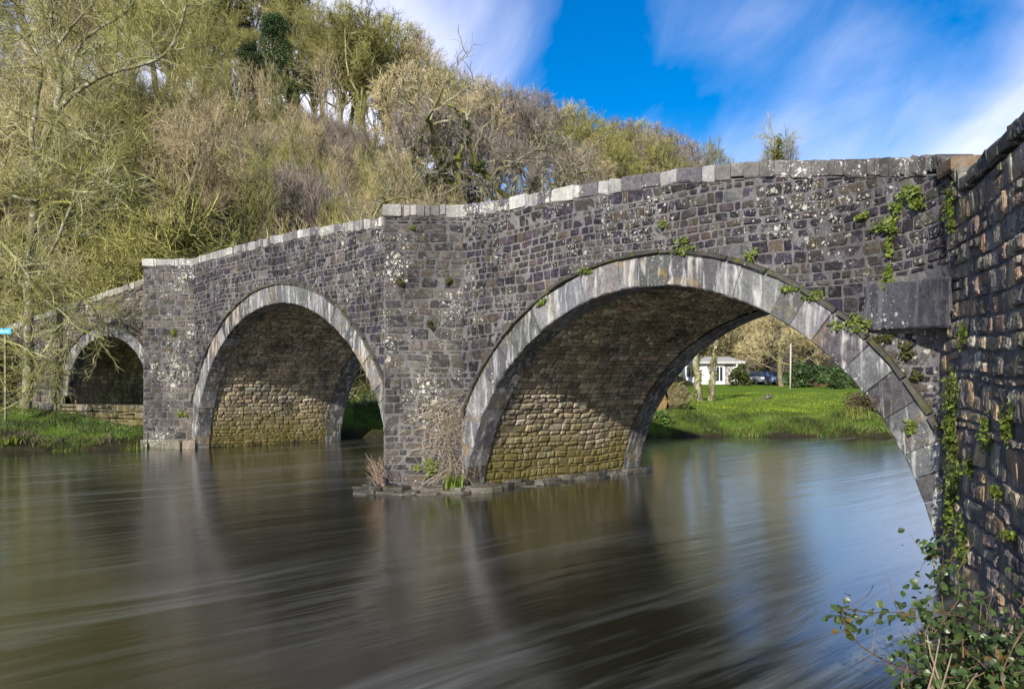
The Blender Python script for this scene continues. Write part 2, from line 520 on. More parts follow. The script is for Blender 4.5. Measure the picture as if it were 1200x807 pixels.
def build_faces():
    wall, wing = MB(), MB()
    cs = courses(-0.5, 5.8, 0.085, 0.215)
    lo, up = map_path(PATH_LO), map_path(PATH_UP)
    csw = courses(-0.5, 5.8, 0.08, 0.32)
    for c in csw:
        zm = (c[0] + c[1]) / 2
        f = up if zm > SLAB1 + 0.03 else lo
        field(wing, f, -6.4, -0.35 if f is up else 0.0, [c], PAL_WING, lambda u, v: not (SLAB0 - 0.04 < v < SLAB1 + 0.04 and -0.62 < u), clip_main, wob_main, wmin=0.11, wmax=0.30, h=(0.004, 0.034), joint=0.011, split=0.3)
    for c in cs:
        zm = (c[0] + c[1]) / 2
        f = up if zm > SLAB1 + 0.03 else lo
        keep = lambda u, v: not in_ring(u, v, -0.02) and not (8.36 < u < 10.35) and not (21.3 < u < 23.3) and \
            not (SLAB0 - 0.04 < v < SLAB1 + 0.04 and -0.62 < u < 0.83)
        bnd = -0.35 if f is up else 0.0
        field(wall, f, bnd, S_END - 0.1, [c], PAL_WALL, keep, clip_main, wob_main, wmin=0.09, wmax=0.29, h=(0.003, 0.020), joint=0.0085, split=0.12)
    # mortar bed behind the stones, with the arches cut out
    bed, bedw = MB(), MB()
    def strip(mb, fm, us, lof, hif):
        us = np.asarray(us); n = 12
        V = []
        for u in us:
            z = np.linspace(lof(u), hif(u), n)
            V.append(fm(np.full(n, u), z, np.full(n, 0.0) + RNG.normal(0, 0.006, n)))
        V = np.concatenate(V)
        Fq = []
        for i in range(len(us) - 1):
            for k in range(n - 1): Fq.append((i * n + k, i * n + k + 1, (i + 1) * n + k + 1, (i + 1) * n + k))
        mb.add(V, Fq, MORTAR)
    def lo_main(u):
        for A in ARCH:
            a, b = A['a'] + 0.2, A['b'] + 0.2
            if abs(u - A['c']) < a: return A['zc'] + b * math.sqrt(max(0, 1 - ((u - A['c']) / a) ** 2))
        return -0.9
    us = np.unique(np.r_[np.arange(0.78, S_END, 0.09), [A['c'] + s_ * (A['a'] + 0.199) for A in ARCH for s_ in (-1, 1)], S_END])
    strip(bed, lo, us[us >= 0.775], lo_main, lambda u: ztop(u) - 0.2)
    strip(bed, lo, np.linspace(0, 0.785, 8), lo_main, lambda u: SLAB0 + 0.05)
    strip(bed, up, np.linspace(-0.35, 0.95, 16), lambda u: SLAB1 - 0.05, lambda u: ztop(u) - 0.2)
    strip(bedw, up, np.r_[np.linspace(-6.4, -1.0, 20), np.linspace(-0.9, -0.35, 8)], lambda u: SLAB1 - 0.05, lambda u: ztop(u) - 0.2)
    strip(bedw, lo, np.linspace(-6.4, 0, 40), lambda u: -0.9, lambda u: SLAB1 - 0.05 if u < -0.83 else SLAB0 + 0.05)
    w1 = bpart(wall, 'spandrel_wall', M['wall'])
    bpart(bed, 'mortar_bed', M['mortar'], w1)
    w2 = bpart(wing, 'wing_wall', M['wing'])
    bpart(bedw, 'mortar_bed', M['mortar'], w2)
    # the slate corbel slab that carries the rounded corner
    sb = MB()
    qa, qb = C2 + 0.84 * d2, C2 + 0.60 * WD
    poly = [qa - n2_ * 0.035, qb + WN * 0.045, qb - WN * 0.25, C2 + n2_ * 0.3 - WN * 0.3, qa + n2_ * 0.25]
    mid = (poly[0] + poly[1]) / 2 + (C2 - (poly[0] + poly[1]) / 2) * 0.12
    poly = [poly[0], mid, poly[1]] + poly[2:]
    ring_ = []
    for p, q in zip(poly, poly[1:] + poly[:1]):
        m_ = max(2, int(np.linalg.norm(q - p) / 0.07))
        ring_ += [p + (q - p) * t_ / m_ for t_ in range(m_)]
    k = len(ring_); V = []
    zs_ = [SLAB0, SLAB0 + 0.02] + list(np.linspace(SLAB0 + 0.08, SLAB1 - 0.07, 5)) + [SLAB1 - 0.02, SLAB1]
    for iz, z in enumerate(zs_):
        e = 0.03 if iz in (0, len(zs_) - 1) else 0.0
        for p in ring_:
            q = C2 + (p - C2) * (1 - e + RNG.normal(0, 0.007))
            V.append((*q, z + 0.04 * (np.dot(p - C2, d2)) + RNG.normal(0, 0.006)))
    nz = len(zs_)
    Fs = [tuple(range(k))[::-1], tuple((nz - 1) * k + i for i in range(k))]
    for r in range(nz - 1):
        for i in range(k): Fs.append((r * k + i, r * k + (i + 1) % k, r * k + k + (i + 1) % k, r * k + k + i))
    sb.add(V, Fs, (0.075, 0.075, 0.088))
    bpart(sb, 'corbel_slab', M['slab'])


build_faces()


def ell(A, th, grow=0.0):
    return A['c'] + (A['a'] + grow) * np.cos(th), A['zc'] + (A['b'] + grow) * np.sin(th)


def build_ring(A, P0, dr, nr, w0, w1, proud, name, hood=True, ring=T_RING, wid=(0.25, 0.75), th_lo=0.0, th_hi=math.pi, back=False):
    """voussoirs as single curved stones; nr points into the bridge"""
    mb = MB(); hd = MB()
    L = (A['a'] + A['b']) / 2
    th = th_lo
    while th < th_hi - 1e-6:
        w = RNG.uniform(*wid) if RNG.random() > 0.35 else RNG.uniform(wid[0], wid[0] * 1.5)
        th2 = min(th + w / L, th_hi)
        if th_hi - th2 < 0.12 / L: th2 = th_hi
        g = 0.0045 / L
        pr = proud + RNG.uniform(-0.008, 0.010); ins = RNG.uniform(-0.006, 0.006); outg = ring + RNG.uniform(-0.03, 0.02)
        n = max(3, int((th2 - th) * L / 0.12) + 2)
        ts = np.linspace(th + g, th2 - g, n)
        base = np.array([0.160, 0.160, 0.163]) * RNG.uniform(0.45, 1.35) * (1 + RNG.normal(0, 0.03, 3))
        if RNG.random() < 0.14: base = np.array([0.16, 0.135, 0.105]) * RNG.uniform(0.7, 1.2)
        if RNG.random() < 0.15: base *= 0.5
        prof = [(ins, w1), (ins, w0 - pr + 0.018), (ins + 0.018, w0 - pr), (outg * 0.25, w0 - pr - 0.004), (outg * 0.5, w0 - pr - 0.008), (outg * 0.75, w0 - pr - 0.004), (outg - 0.018, w0 - pr), (outg, w0 - pr + 0.018), (outg, w0 + 0.15)]
        V = []; m = len(prof)
        for t_ in ts:
            for gr, wq in prof:
                u, z = ell(A, t_, gr + RNG.normal(0, 0.002))
                p = P0 + u * dr + (wq + RNG.normal(0, 0.006)) * nr
                V.append((*p, z))
        Fq = []
        for i in range(n - 1):
            for k in range(m - 1): Fq.append((i * m + k, i * m + k + 1, (i + 1) * m + k + 1, (i + 1) * m + k))
        Fq.append(tuple(range(m))); Fq.append(tuple((n - 1) * m + k for k in range(m))[::-1])
        mb.add(V, Fq, base)
        th = th2
    if hood:
        # thin hood course of slates over the ring, mossed along its top
        th = th_lo + 0.02
        while th < th_hi - 0.03:
            th2 = min(th + RNG.uniform(0.25, 0.6) / L, th_hi)
            ts = np.linspace(th + 0.003, th2 - 0.003, 4)
            t0 = ring - 0.005; t1 = ring + RNG.uniform(0.035, 0.06); pr = proud + RNG.uniform(0.035, 0.065)
            prof = [(t0, w0 + 0.1), (t0, w0 - pr), (t1, w0 - pr + 0.01), (t1 + 0.01, w0 + 0.1)]
            V = []
            for t_ in ts:
                for gr, wq in prof:
                    u, z = ell(A, t_, gr + RNG.normal(0, 0.005)); p = P0 + u * dr + (wq + RNG.normal(0, 0.006)) * nr
                    V.append((*p, z))
            Fq = []
            for i in range(3):
                for k in range(3): Fq.append((i * 4 + k, i * 4 + k + 1, (i + 1) * 4 + k + 1, (i + 1) * 4 + k))
            Fq.append((0, 1, 2, 3)); Fq.append((15, 14, 13, 12))
            hd.add(V, Fq, np.array([0.07, 0.065, 0.055]) * RNG.uniform(0.6, 1.5))
            th = th2
    o = bpart(mb, name, M['ring'])
    if hood: bpart(hd, 'hood_course', M['hood'], o)
    return o


def build_vault(A, P0, dr, nr, w0, w1, rec=0.05, z_bot=-0.7, wmin=0.16, wmax=0.5):
    """the barrel: courses of stones parallel to the axis on a curved mortar bed"""
    th = np.linspace(0, np.pi, 400)
    u, z = ell(A, th, rec)
    if A['zc'] > z_bot:
        u = np.r_[u[0], u, u[-1]]; z = np.r_[z_bot, z, z_bot]
    L = np.r_[0, np.cumsum(np.hypot(np.diff(u), np.diff(z)))]
    def fm(w, q, h):
        uu = np.interp(q, L, u); zz = np.interp(q, L, z)
        e = 0.03
        tu = np.interp(q + e, L, u) - np.interp(q - e, L, u); tz = np.interp(q + e, L, z) - np.interp(q - e, L, z)
        ln = np.hypot(tu, tz) + 1e-9
        uu = uu - tz / ln * h; zz = zz + tu / ln * h           # towards the inside
        p = P0 + uu[:, None] * dr + np.asarray(w)[:, None] * nr
        return np.c_[p, zz]
    # inside check
    t0 = fm(np.array([1.0]), np.array([L[-1] / 2]), np.array([0.1]))[0]
    sg = 1 if t0[2] < A['zc'] + A['b'] + rec - 0.05 else -1
    fm2 = lambda w, q, h: fm(w, q, sg * np.asarray(h))
    mb = MB(); bd = MB()
    wob = lambda a, b: 0.02 * np.sin(1.3 * a + 0.8 * b) + 0.012 * np.sin(3.1 * a + b)
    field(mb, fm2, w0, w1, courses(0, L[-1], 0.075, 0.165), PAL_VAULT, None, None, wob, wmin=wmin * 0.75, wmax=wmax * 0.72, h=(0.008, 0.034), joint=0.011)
    nq, nw = 90, 8
    qs = np.linspace(0, L[-1], nq); V = []
    for q in qs: V.append(fm2(np.linspace(w0 - 0.05, w1 + 0.05, nw), np.full(nw, q), np.zeros(nw)))
    Fq = []
    for i in range(nq - 1):
        for k in range(nw - 1): Fq.append((i * nw + k, i * nw + k + 1, (i + 1) * nw + k + 1, (i + 1) * nw + k))
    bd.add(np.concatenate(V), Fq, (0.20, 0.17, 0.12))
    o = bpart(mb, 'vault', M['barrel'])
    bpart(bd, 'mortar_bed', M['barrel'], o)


for A in ARCH:
    build_ring(A, O2, d2, n2_, 0.0, 0.42, 0.035, 'arch_ring')
    build_vault(A, O2, d2, n2_, 0.40, W - 0.52)
    build_ring(A, O2 + n2_ * W, d2, -n2_, 0.0, 0.55, 0.035, 'arch_ring', hood=False)

# third, dry arch stands in a wall that bends towards the bank
P3 = O2 + 23.5 * d2
D3 = np.array([-0.94, 0.342]); N3 = np.array([0.342, 0.94])
A3 = dict(c=2.42, a=1.72, b=1.95, zc=1.50)
Z3_S, Z3_Z = [-0.5, 0.9, 3.2, 5.6, 8.5], [5.45, 5.28, 4.75, 4.2, 3.5]


def build_third():
    zt = lambda u: float(np.interp(u, Z3_S, Z3_Z))
    mb, bd = MB(), MB()
    fm = map_line(P3, D3, -N3)
    tr = 0.36
    def ring3(u, v):
        a, b = A3['a'] + tr, A3['b'] + tr
        return (abs(u - A3['c']) < a) if v < A3['zc'] else ((u - A3['c']) / a) ** 2 + ((v - A3['zc']) / b) ** 2 < 1
    def clip(uu, vv):
        a, b = A3['a'] + tr, A3['b'] + tr
        du, dv = uu - A3['c'], vv - A3['zc']
        q = np.where(dv > 0, np.hypot(du / a, dv / b), np.abs(du) / a)
        ins = (q < 1) & (q > 0.05)
        uu = np.where(ins, A3['c'] + du / np.maximum(q, .05), uu); vv = np.where(ins & (dv > 0), A3['zc'] + dv / np.maximum(q, .05), vv)
        top = np.array([zt(x) for x in uu]) - 0.2
        if vv.min() > top.max() - 0.04: return None, None
        return uu, np.minimum(vv, top)
    pal = [(0.10, 0.083, 0.068), (0.075, 0.065, 0.06), (0.13, 0.105, 0.08), (0.055, 0.05, 0.05)]
    field(mb, fm, -0.3, 8.2, courses(0.3, 5.6, 0.12, 0.26), pal, lambda u, v: not ring3(u, v), clip, wob_main, wmin=0.2, wmax=0.5)
    us = np.unique(np.r_[np.arange(-0.4, 8.2, 0.1), A3['c'] - A3['a'] - 0.149, A3['c'] + A3['a'] + 0.149]); n = 8; V = []
    for u in us:
        a, b = A3['a'] + 0.15, A3['b'] + 0.15
        lo = A3['zc'] + b * math.sqrt(max(0, 1 - ((u - A3['c']) / a) ** 2)) if abs(u - A3['c']) < a else -0.5
        V.append(fm(np.full(n, u), np.linspace(lo, zt(u) - 0.18, n), np.zeros(n)))
    Fq = [(i * n + k, i * n + k + 1, (i + 1) * n + k + 1, (i + 1) * n + k) for i in range(len(us) - 1) for k in range(n - 1)]
    bd.add(np.concatenate(V), Fq, (0.20, 0.18, 0.15))
    o = bpart(mb, 'bank_wall', M['cut']); bpart(bd, 'mortar_bed', M['mortar'], o)
    lg = MB(); field(lg, map_line(P3 - N3 * 0.22, D3, -N3), 0.2, 4.6, [(0.55, 0.78), (0.78, 1.0), (1.0, 1.24)], [(0.15, 0.125, 0.085), (0.10, 0.085, 0.06), (0.20, 0.165, 0.11)], wmin=0.35, wmax=0.9, h=(0.02, 0.10))
    box(lg, (0.2, -0.2, 1.16), (4.6, 0.30, 1.22), (0.12, 0.10, 0.07), lambda x, y, z: (*(P3 + D3 * x + N3 * y), z))
    bpart(lg, 'ledge', M['barrel'])
    build_ring(A3, P3, D3, N3, 0.0, 0.35, 0.03, 'arch_ring', ring=tr, wid=(0.2, 0.4))
    build_vault(A3, P3, D3, N3, 0.33, 4.6, z_bot=0.4)
    # coping of that wall
    cp = MB(); u = -0.2
    while u < 8.2:
        w = RNG.uniform(0.12, 0.4)
        coping_stone(cp, map_line(P3, D3, -N3), u, u + w, zt, np.array([0.33, 0.32, 0.26]) * RNG.uniform(0.5, 1.1))
        u += w
    bpart(cp, 'coping', M['cope'])
    # back wall skin so that the bank wall has thickness
    bk = MB()
    V = []
    for u in np.linspace(-0.4, 8.2, 30):
        p = P3 + u * D3 + N3 * 0.5
        a, b = A3['a'] + 0.15, A3['b'] + 0.15
        lo = A3['zc'] + b * math.sqrt(max(0, 1 - ((u - A3['c']) / a) ** 2)) if abs(u - A3['c']) < a else -0.5
        V += [(*p, lo), (*p, zt(u) - 0.1)]
    bk.add(V, [(i * 2, i * 2 + 1, i * 2 + 3, i * 2 + 2) for i in range(29)], (0.12, 0.11, 0.09))
    bpart(bk, 'wall_backing', M['mortar'])


def coping_stone(mb, fm, u0, u1, zt, col, hgt=0.205, out=0.05, dep=0.42):
    hh = hgt + RNG.uniform(-0.008, 0.03)
    g = 0.006
    V = []
    tl = RNG.normal(0, 0.007)
    for z, i in ((-hh, 0.012), (-hh + 0.02, 0), (-0.025, 0), (0, 0.02)):
        for (uu, h) in ((u0 + g + i * 0.5, out - i), (u1 - g - i * 0.5, out - i), (u1 - g - i * 0.5, -dep + i), (u0 + g + i * 0.5, -dep + i)):
            zz = zt((u0 + u1) / 2) + (zt(u1) - zt(u0)) * ((uu - u0) / (u1 - u0) - 0.5)
            V.append((uu, zz + z + RNG.normal(0, 0.007) + tl, h + RNG.normal(0, 0.007)))
    V = np.array(V)
    P = fm(V[:, 0], V[:, 1], V[:, 2])
    Fs = [(3, 2, 1, 0), (12, 13, 14, 15)]
    for k in range(3):
        for j in range(4): Fs.append((k * 4 + j, k * 4 + (j + 1) % 4, k * 4 + 4 + (j + 1) % 4, k * 4 + 4 + j))
    mb.add(P, Fs, col)


build_third()


def build_copings():
    cp = MB(); fm = map_path(PATH_UP)
    u = -6.3
    while u < S_END:
        if 8.5 < u < 10.2 or 21.35 < u < 23.1: u += 0.1; continue
        if u < -0.4: w = RNG.uniform(0.12, 0.4)
        elif u < 0.8: w = RNG.uniform(0.06, 0.14)
        elif u < 3.4: w = RNG.uniform(0.16, 0.36)
        elif u < 5.2: w = RNG.uniform(0.2, 0.5)
        else: w = RNG.uniform(0.08, 0.19) if RNG.random() < 0.85 else RNG.uniform(0.3, 0.5)
        base = np.array([0.14, 0.13, 0.125]) if u < 2.7 else (np.array([0.44, 0.43, 0.40]) if RNG.random() < 0.72 else np.array([0.26, 0.25, 0.24]))
        if u < -0.4: base = np.array([0.15, 0.135, 0.11])
        c = base * RNG.uniform(0.55, 1.25)
        if u > 2.7 and RNG.random() < 0.14: c = np.array([0.12, 0.11, 0.12])
        coping_stone(cp, fm, u, u + w, ztop, c, hgt=0.2 if u > 0 else 0.15, out=0.03)
        u += w
    # the two cutwater refuges
    for s0, sm, s1, off, zt_ in CUTS:
        a = O2 + s0 * d2; m = O2 + sm * d2 - n2_ * off; b = O2 + s1 * d2
        for p, q in ((a, m), (m, b)):
            L = np.linalg.norm(q - p); dr = (q - p) / L
            nr = np.array([dr[1], -dr[0]]); nr = nr if np.dot(nr, -n2_) > 0 else -nr
            u = -0.05
            while u < L - 0.02:
                w = RNG.choice([0.12, 0.2, 0.35, 0.5]) * RNG.uniform(0.8, 1.2)
                w = min(w, L + 0.03 - u)
                if w < 0.06: break
                coping_stone(cp, map_line(p, dr, nr), u, u + w, lambda x: zt_, np.array([0.36, 0.35, 0.32]) * RNG.uniform(0.5, 1.3), hgt=0.2, out=0.025, dep=0.32)
                u += w
    # odd brown capstone at the corner
    coping_stone(cp, fm, -0.62, -0.2, lambda x: 4.24, np.array([0.17, 0.12, 0.075]), hgt=0.14, out=0.06)
    bpart(cp, 'coping', M['cope'])


CUTS = [(8.34, 9.27, 10.45, 1.12, 5.20), (21.2, 22.19, 23.4, 1.13, 5.62)]


def build_cutwaters():
    for s0, sm, s1, off, zt_ in CUTS:
        mb, bd = MB(), MB()
        a = O2 + s0 * d2; m = O2 + sm * d2 - n2_ * off; b = O2 + s1 * d2
        cs = courses(-0.45, zt_ - 0.2, 0.10, 0.25)
        for p, q in ((a, m), (m, b)):
            L = np.linalg.norm(q - p); dr = (q - p) / L
            nr = np.array([dr[1], -dr[0]]); nr = nr if np.dot(nr, -n2_) > 0 else -nr
            fm = map_line(p, dr, nr)
            def clip(uu, vv):
                vv = np.minimum(vv, zt_ - 0.215)
                if np.ptp(vv) < 0.04: return None, None
                return uu, vv
            field(mb, fm, 0.0, L, cs, PAL_CUT, None, clip, None, wmin=0.16, wmax=0.42, split=0.2, h=(0.006, 0.024), joint=0.011)
            n = 10; V = []
            for u in (0, L): V.append(fm(np.full(n, u), np.linspace(-0.9, zt_ - 0.18, n), np.zeros(n)))
            bd.add(np.concatenate(V), [(k, k + 1, n + k + 1, n + k) for k in range(n - 1)], np.array(MORTAR) * 0.9)
        o = bpart(mb, 'cutwater', M['cut'])
        bpart(bd, 'mortar_bed', M['mortar'], o)


build_cutwaters()
build_copings()


def build_body():
    """inner faces, deck and far side, so the bridge is a whole thing"""
    bk = MB(); dk = MB()
    us = np.unique(np.r_[np.arange(-0.0, S_END, 0.15), [A['c'] + s_ * (A['a'] + 0.199) for A in ARCH for s_ in (-1, 1)], S_END])
    def lo_main(u):
        for A in ARCH:
            a, b = A['a'] + 0.2, A['b'] + 0.2
            if abs(u - A['c']) < a: return A['zc'] + b * math.sqrt(max(0, 1 - ((u - A['c']) / a) ** 2))
        return -0.9
    V = []; 
    for u in us:
        p = O2 + u * d2
        zt_ = ztop(u)
        q = p + n2_ * W
        V += [(*q, lo_main(u)), (*q, zt_), (*(p + n2_ * (W - 0.4)), zt_ - 0.02), (*(p + n2_ * (W - 0.4)), zt_ - 1.15), (*(p + n2_ * 0.38), zt_ - 1.15), (*(p + n2_ * 0.38), zt_ - 0.12)]
    n = 6
    bk.add(V, [(i * n + k, i * n + k + 1, (i + 1) * n + k + 1, (i + 1) * n + k) for i in range(len(us) - 1) for k in (0, 1, 2, 4)], (0.11, 0.1, 0.09))
    V = []
    for u in us:
        p = O2 + u * d2; z = ztop(u) - 1.08
        V += [(*(p + n2_ * (W - 0.41)), z), (*(p + n2_ * 0.39), z)]
    dk.add(V, [(i * 2, i * 2 + 1, i * 2 + 3, i * 2 + 2) for i in range(len(us) - 1)], (0.06, 0.06, 0.06))
    bpart(bk, 'far_wall', M['wing'])
    bpart(dk, 'road_deck', M['mortar'])
    # back of the wing wall
    wb = MB(); V = []
    for t in np.linspace(-0.2, 6.5, 14):
        p = C2 + t * WD - WN * 0.45
        V += [(*p, -0.9), (*p, 3.9)]
    wb.add(V, [(i * 2, i * 2 + 1, i * 2 + 3, i * 2 + 2) for i in range(13)], (0.11, 0.1, 0.09))
    bpart(wb, 'wing_backing', M['wing'])
    # footing ledge round the first pier: a fringe of broken slates
    ft = MB()
    s0, sm, s1, off, _z = CUTS[0]
    a = O2 + (s0 - 0.05) * d2; m = O2 + sm * d2 - n2_ * off; b = O2 + (s1 + 0.1) * d2
    back = O2 + (s0 - 0.05) * d2 + n2_ * (W + 0.1)
    line = [b, m, a, back]
    def offset(p, k):
        cpt = O2 + 9.4 * d2 + n2_ * 1.0
        return p
    segs = list(zip(line[:-1], line[1:]))
    for (p, q) in segs:
        L = np.linalg.norm(q - p); dr = (q - p) / L
        nr = np.array([dr[1], -dr[0]])
        cen = O2 + 9.4 * d2 + n2_ * 1.5
        if np.dot(nr, (p + q) / 2 - cen) < 0: nr = -nr
        out = 0.42 if p is not a else 0.26
        u = -0.35
        while u < L + (0.3 if p is not a else 0):
            w = RNG.uniform(0.2, 0.55)
            for lay in range(2):
                o1 = out * RNG.uniform(0.55, 1.25) * (1.25 if lay == 0 else 0.85); zt_ = (0.035, 0.10)[lay] + RNG.normal(0, 0.018)
                uu = u + RNG.normal(0, 0.06)
                pts = []
                k = 7
                for r_, z in ((1.0, -0.3), (1.03, zt_ - 0.03), (0.95, zt_)):
                    for j in range(k):
                        an = 2 * math.pi * j / k
                        x = uu + w / 2 + math.cos(an) * w * 0.62 * r_ * (1 + 0.12 * math.sin(3 * j + lay))
                        y = o1 * 0.4 + math.sin(an) * o1 * 0.6 * r_ * (1 + 0.15 * math.cos(5 * j + u * 7))
                        pp = p + dr * x + nr * y
                        pts.append((*pp, z + RNG.normal(0, 0.008)))
                Fs = [tuple(2 * k + j for j in range(k))]
                for r_ in range(2):
                    for j in range(k): Fs.append((r_ * k + j, r_ * k + (j + 1) % k, r_ * k + k + (j + 1) % k, r_ * k + k + j))
                ft.add(pts, Fs, np.array([0.10, 0.09, 0.075]) * RNG.uniform(0.5, 1.6))
            u += w * 0.8
    bpart(ft, 'pier_footing', M['foot'])
    # second pier: a plain plinth course
    f2 = MB()
    s0, sm, s1, off, _z = CUTS[1]
    a = O2 + s0 * d2; m = O2 + sm * d2 - n2_ * off; b = O2 + s1 * d2
    for p, q in ((a, m), (m, b)):
        L = np.linalg.norm(q - p); dr = (q - p) / L
        nr = np.array([dr[1], -dr[0]]); nr = nr if np.dot(nr, -n2_) > 0 else -nr
        field(f2, map_line(p + nr * 0.07, dr, nr), -0.08, L + 0.08, [(-0.4, -0.1), (-0.1, 0.26)], [(0.15, 0.13, 0.09), (0.12, 0.11, 0.08)], wmin=0.35, wmax=0.8, split=0)
    bpart(f2, 'plinth', M['cut'])


build_body()

# ------------------------------------------------------------------ ground
BANK = np.array([(-140, 24), (-60, 22.2), (-30, 22.6), (-20, 23.1), (-14.6, 23.5), (-12.2, 23.9), (-11.2, 24.6), (-10.6, 26.0), (-9.2, 28.0), (-6.5, 29.0), (-3, 29.6), (2, 29.6), (8, 29.9),
                 (14, 29.5), (22, 30.0), (40, 32.0), (160, 34.0)], float)
HR_P = [-1500, -200, 0, 200, 300, 400, 470, 550, 650, 730, 770, 790, 830, 1000, 2500]
HR_Z = [30, 31, 30.5, 29.5, 28.8, 27.3, 23.8, 20.0, 17.5, 15.5, 10.0, 3.5, 2.3, 2.0, 2.0]


def smooth(x): x = np.clip(x, 0, 1); return x * x * (3 - 2 * x)


def bank_d(X, Y):
    P = np.stack([X, Y], -1)[..., None, :]
    A, B = BANK[:-1], BANK[1:]; AB = B - A
    t = np.clip(((P - A) * AB).sum(-1) / (AB ** 2).sum(-1), 0, 1)
    dd = np.linalg.norm(P - (A + t[..., None] * AB), axis=-1).min(-1)
    yb = np.interp(X, BANK[:, 0], BANK[:, 1])
    return np.where(Y > yb, dd, -dd)


def terrain(X, Y):
    X = np.asarray(X, float); Y = np.asarray(Y, float)
    d = bank_d(X, Y) + 0.12 * np.sin(X * 2.1) + 0.08 * np.sin(X * 5.3 + 1) + 0.05 * np.sin(11 * X)
    px = 600 + X / np.maximum(Y, 1) * F_PX
    left = smooth((-8.5 - X) / 4)
    bankz = np.interp(d, [-3, -0.6, 0, 0.25, 0.7, 2.0, 6], [-1.2, -0.6, -0.03, 0.22, 0.48, 0.80, 0.95])
    bankl = np.interp(d, [-3, -0.6, 0, 0.25, 0.8, 2.2, 4.0, 5.5], [-1.2, -0.6, -0.03, 0.20, 0.38, 0.62, 0.86, 1.15])
    z = bankz * (1 - left) + bankl * left
    z = z + (1 - left) * 0.70 * smooth((Y - 34) / 75) * (d > 0)
    hr = np.interp(px, HR_P, HR_Z)
    d0 = np.interp(px, [-400, 200, 500, 700, 780, 830], [31, 33, 36, 46, 62, 100])
    d1 = np.interp(px, [-400, 300, 700, 780, 830], [80, 80, 84, 92, 135])
    k = np.clip((Y - d0) / (d1 - d0), 0, 1)
    k = 0.55 * k + 0.45 * smooth(k)
    hill = (hr - 1.6) * k - np.maximum(Y - d1 - 2, 0) * 0.16 * (hr > 6)
    z = z + np.maximum(hill, 0)
    z = z + 13 * smooth((px - 780) / 60) * smooth((Y - 116) / 75)
    z = z + (d > 0.3) * (0.05 * np.sin(X * 1.7 + Y * 0.6) * np.sin(Y * 1.3) + 0.6 * k * np.sin(X * 0.35) * np.sin(Y * 0.3 + 1))
    return z


def mat_ground():
    m, w, bs = mat_new('bank_ground')
    pos = w.new('ShaderNodeNewGeometry').outputs['Position']
    col = w.new('ShaderNodeAttribute', attribute_name='col').outputs['Color']
    sp = w.new('ShaderNodeSeparateColor', i_0=col)
    n1 = w.noise(pos, 0.7, 6, 0.65); n2 = w.noise(pos, 9.0, 6, 0.75); n3 = w.noise(pos, 45.0, 3, 0.7)
    mixn = w.math('ADD', w.math('MULTIPLY', n2, 0.6), w.math('MULTIPLY', n1, 0.4))
    grass = w.ramp(mixn, [(0.30, (0.07, 0.13, 0.014)), (0.48, (0.15, 0.25, 0.022)), (0.60, (0.22, 0.32, 0.032)), (0.75, (0.27, 0.31, 0.06))])
    litter = w.ramp(w.math('ADD', w.math('MULTIPLY', n2, 0.6), w.math('MULTIPLY', n3, 0.4)), [(0.3, (0.016, 0.013, 0.008)), (0.5, (0.055, 0.044, 0.025)), (0.66, (0.11, 0.09, 0.045)), (0.8, (0.08, 0.08, 0.025))])
    mud = w.ramp(n2, [(0.35, (0.015, 0.012, 0.008)), (0.55, (0.05, 0.04, 0.025)), (0.75, (0.12, 0.10, 0.06))])
    c = w.mix(w.math('MULTIPLY_ADD', w.math('SUBTRACT', n2, 0.5), 0.6, sp.outputs[0], clamp=True), litter, grass)
    c = w.mix(w.math('MULTIPLY_ADD', w.math('SUBTRACT', n2, 0.5), 0.8, sp.outputs[1], clamp=True), c, mud)
    w.put(bs.inputs['Base Color'], c); bs.inputs['Roughness'].default_value = 0.95
    bs.inputs['Specular IOR Level'].default_value = 0.1
    b = w.new('ShaderNodeBump'); b.inputs['Strength'].default_value = 0.9; b.inputs['Distance'].default_value = 0.12
    w.put(b.inputs['Height'], w.math('ADD', n2, w.math('MULTIPLY', n3, 0.6))); w.l.new(b.outputs[0], bs.inputs['Normal'])
    return m


M['ground'] = mat_ground()


